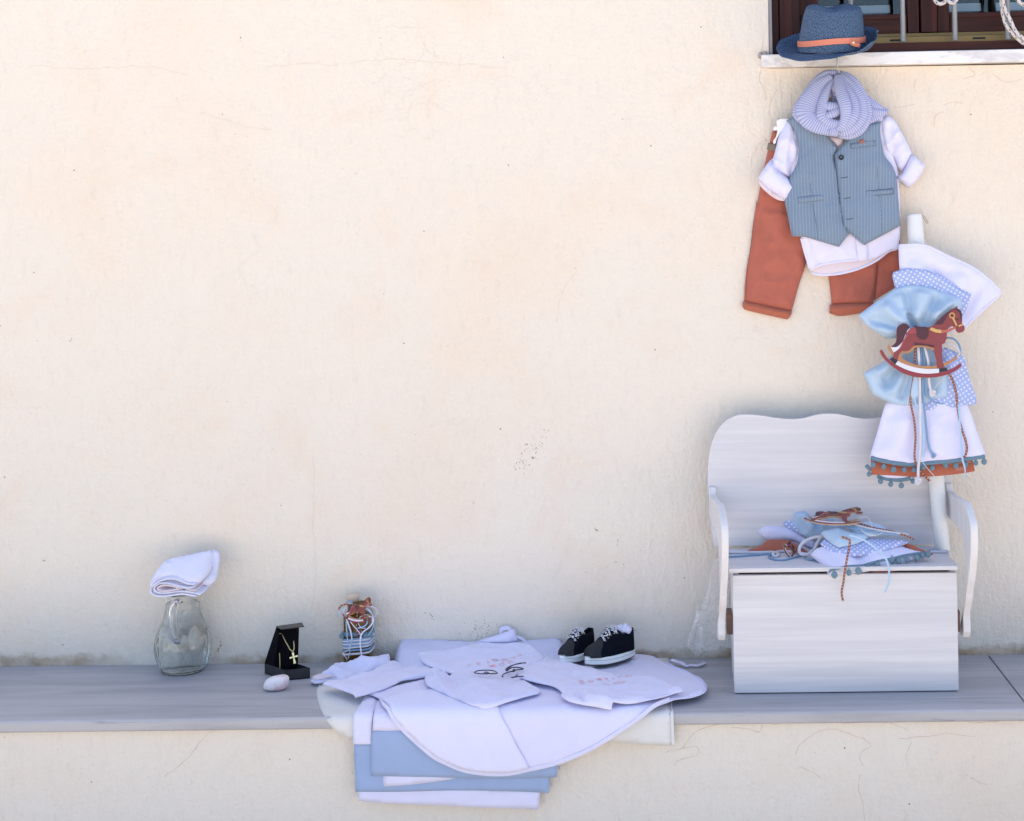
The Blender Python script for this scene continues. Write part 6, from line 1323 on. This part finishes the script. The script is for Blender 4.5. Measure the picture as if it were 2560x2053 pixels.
lettering('lettering', 'ν ου', d6, L_((750, 815))[0], L_((1000, 775))[0], .018, PRINT, on2, ob_off[on2.name])
# black cord bracelets
kc = Surf([(-.10, Z0+.048), (-.20, Z0+.037), (LEDY, Z0+.034)])
bc1 = thing('cord_bracelet', 'flattened black cord bracelet with gold bead above the white bloomers', 'bracelet', kc.pts(J_((620, 660)))[0])
tube('cord', kc.pts(J_((462, 662), (490, 640), (540, 630), (640, 626), (710, 632), (760, 652), (772, 668), (740, 676), (640, 672), (560, 676), (500, 668)), .0005), .0011, BLKCORD, bc1, closed=True, seg=7)
obj('bead', *ball(kc.pts(J_((728, 662)), .001)[0], .0024)[:2], GOLD, bc1); tube('knot', kc.pts(J_((600, 660), (630, 655), (655, 668), (620, 682)), .001), .0012, BLKCORD, bc1, closed=True, seg=7)
bc2 = tube('cord_bracelet', kc.pts(J_((1160, 530), (1080, 536), (1000, 556), (930, 585), (888, 615), (900, 638), (960, 600), (1020, 590), (1090, 600), (1120, 615), (1040, 625), (990, 640), (930, 655), (860, 682), (836, 715), (850, 722)), .001), .0012, BLKCORD, None, seg=7)
tag(bc2, 'loose black cord looping out beside the collar of right bodysuit', 'cord')
tube('cord', kc.pts(J_((890, 640), (940, 600), (1000, 565), (1100, 545)), .0022), .0011, BLKCORD, bc2, seg=7); tube('cord', kc.pts(J_((960, 732), (1010, 722), (1060, 716), (1130, 712)), .001), .0011, BLKCORD, bc2, seg=7); tube('cord', kc.pts(J_((1005, 728), (1030, 700), (1040, 686)), .001), .0010, BLKCORD, bc2, seg=7)
tube('knot', kc.pts(J_((980, 640), (1000, 625), (1015, 640), (990, 655)), .002), .0013, BLKCORD, bc2, closed=True, seg=7)

# ================================================================== SHOES
def shoe(label, toe_px, ang, zsole, L, tissue=False):
    tp = onz(toe_px, zsole); d = Vector((-math.cos(R(ang)), -math.sin(R(ang)), 0)); s = Vector((d.y, -d.x, 0))
    if s.y > 0: s = -s
    hp = tp-d*L
    T = thing('shoe', label, 'shoe', hp+d*L*.5)
    P = lambda t, w_, z: hp+d*(t*L)+s*w_+Vector((0, 0, z))
    HW = lambda t: L*.172*(math.sin(PI*min(max(t*.86+.085, 0), 1))**.36)*(1.06 if t > .55 else .94+.12*t/.55)*(1 if t < .97 else .93)
    n = 44; ring = []
    for i in range(n):                                                    # sole outline
        a = 2*PI*i/n; t = .5-.5*math.cos(a); e_ = math.copysign(abs(math.sin(a))**.62, math.sin(a)); ring.append((t, HW(t)*e_*1.04))
    tl_ = lambda t: .0035*max(0, t-.72)/.28
    def solid(name, z0, z1, k0, k1, mat, par):
        rows = [(k0, z0), (1.0*k0+.0, z0+(z1-z0)*.15), (k1, z0+(z1-z0)*.75), (k1*.985, z1)]; V = []; F = []
        for k, z in rows: V += [P(.5+(t-.5)*k*1.0, w_*k, z+tl_(t)) for t, w_ in ring]
        for i in range(len(rows)-1):
            for j in range(n): F.append((i*n+j, i*n+(j+1) % n, (i+1)*n+(j+1) % n, (i+1)*n+j))
        F += [list(range(n))[::-1], [(len(rows)-1)*n+j for j in range(n)]]; return obj(name, V, fixn(V, F), mat, par, bevel=0)
    solid('outsole', .0004, .0032, 1.0, 1.03, BLACK, T); sl_ = solid('midsole', .0033, .0175, 1.035, 1.03, RUBBER, T)
    tube('foxing_line', [P(.5+(t-.5)*1.035, w_*1.036, .0118+tl_(t)) for t, w_ in ring], .00045, Mat('grey_line', (.38, .38, .40), .6).m, sl_, closed=True, seg=5, smooth_path=False)
    def hgt(t):                                                           # top profile of the upper
        return L*float(np.interp(t, [0, .06, .16, .30, .42, .52, .64, .76, .88, .96, 1], [.42, .44, .39, .37, .45, .45, .35, .245, .20, .15, .03]))
    def sect(t, ph):
        w_ = HW(t)*.955*(math.sqrt(max(1-(1-t/.13)**2, 0)) if t < .13 else 1); h = hgt(t)*.92; c, q = math.cos(ph), math.sin(ph); pw = .5 if t < .55 else .72
        lean = .80 if t < .5 else .80
        x = math.copysign(abs(c)**pw, c)*w_; zq = abs(q)**(.75)
        x *= 1-(.22 if t < .6 else .10)*zq
        return P(max(.004, min(t, .988)), x, .0172+tl_(t)+h*zq)
    m, nt_ = 44, 72; ts = [i/nt_ for i in range(nt_+1)]
    def shell(name, cond, mat, grow=0.0, solid_=True):
        V = []; F = []
        for t in ts:
            for j in range(m+1):
                p = sect(t, PI*j/m)
                if grow: o_ = P(t, 0, .018); p = p+(p-o_).normalized()*grow
                V.append(p)
        for i in range(nt_):
            for j in range(m):
                tm, pm = (ts[i]+ts[i+1])/2, PI*(j+.5)/m
                if cond(tm, pm): F.append((i*(m+1)+j, i*(m+1)+j+1, (i+1)*(m+1)+j+1, (i+1)*(m+1)+j))
        used = sorted({v for f in F for v in f}); ix = {v: i for i, v in enumerate(used)}
        o = obj(name, [V[v] for v in used], [[ix[v] for v in f] for f in F], mat, T)
        md = o.modifiers.new('thickness', 'SOLIDIFY'); md.thickness = .0022; md.offset = -1; return o
    wid = lambda ph: abs(ph-PI/2)
    op = lambda t, ph: t < .42 and wid(ph) < .60
    thr = lambda t, ph: .42 <= t < .71 and wid(ph) < .48
    shell('upper', lambda t, p: not op(t, p) and not thr(t, p) and t < .82, CANVAS)
    shell('toe_cap', lambda t, p: t >= .70 and (t > .70+.10*min(1, wid(p)/1.2)**2), TOE, .0008)
    shell('tongue', lambda t, p: .34 <= t < .72 and wid(p) < .56, CANVAS, -.0012)
    V = [];
    ins = [P(t, HW(t)*.8*e_, .018) for t, e_ in [(.04, 0), (.1, .7), (.25, .9), (.42, .9), (.5, 0), (.42, -.9), (.25, -.9), (.1, -.7)]]
    obj('insole', ins, [list(range(8))], BLACKIN, T, smooth=False)
    for i, t in enumerate((.44, .50, .56, .62, .68)):
        for sg in (1, -1):
            ph = PI/2-sg*(.70-.035*i); c = sect(t, ph); o_ = P(t, 0, .018); nn = (c-o_).normalized(); q = nn.cross(d).normalized(); r = .0023
            tube('eyelet', [c+nn*.0008+(d*math.cos(a)+q*math.sin(a))*r for a in [2*PI*k/10 for k in range(10)]], .0006, STEEL, T, closed=True, seg=6, step=.003)
        lc = []
        for k in range(9):
            f = k/8; ph = PI/2+(f-.5)*2*(.70-.035*i); c = sect(t+(.03*(f-.5) if i % 2 else -.03*(f-.5)), ph); o_ = P(t, 0, .018); lc.append(c+(c-o_).normalized()*(.0018+.0016*math.sin(PI*f)))
        tube('lace', lc, .0021, LACE, T, seg=8, flat=.0020, hint=tuple((lc[4]-P(t, 0, .0)).normalized()), step=.003)
        if i < 4:
            t2 = (.50, .56, .62, .68)[i]
            for sg in (1, -1):
                a, b = sect(t, PI/2-sg*.48), sect(t2, PI/2+sg*.48); o_ = P(t, 0, .018); mid_ = (a+b)/2+((a+b)/2-o_).normalized()*.004
                tube('lace', [a+(a-o_).normalized()*.002, mid_, b+(b-o_).normalized()*.002], .0019, LACE, T, seg=8, flat=.002, hint=tuple(((a+b)/2-o_).normalized()), step=.003)
    tp_ = sect(.43, PI/2)
    if tissue:
        V, F, UV = ball(P(.20, 0, .056), .0145, 1.15, .9, .75, 26, 18); V = [Vector(v)+(Vector(v)-P(.20, 0, .053)).normalized()*.007*nz(v, 150, 1) for v in V]; V = [p+Vector((0, 0, .004)) for p in V]
        o_ = obj('tissue_stuffing', V, F, WHITE); tag(o_, 'crumpled white tissue stuffed in the opening of the right shoe', 'tissue')
        o2 = obj('tongue_label', *hexa([tp_+s*.006-d*.006+Vector((0, 0, .0022)), tp_-s*.006-d*.006+Vector((0, 0, .0022)), tp_-s*.006+d*.002+Vector((0, 0, .0016)), tp_+s*.006+d*.002+Vector((0, 0, .0016))], [tp_+s*.006-d*.006+Vector((0, 0, .003)), tp_-s*.006-d*.006+Vector((0, 0, .003)), tp_-s*.006+d*.002+Vector((0, 0, .0024)), tp_+s*.006+d*.002+Vector((0, 0, .0024))])[:2], CREAM, T, smooth=False)
ZS = Z0+.023
shoe('black canvas child shoe seen from its side, stuffed with white tissue', L_((520, 578))[0], 42, ZS, .128, True)
shoe('black canvas child shoe with open top, partly hidden behind the other shoe', L_((215, 562))[0], 58, ZS+.001, .112)
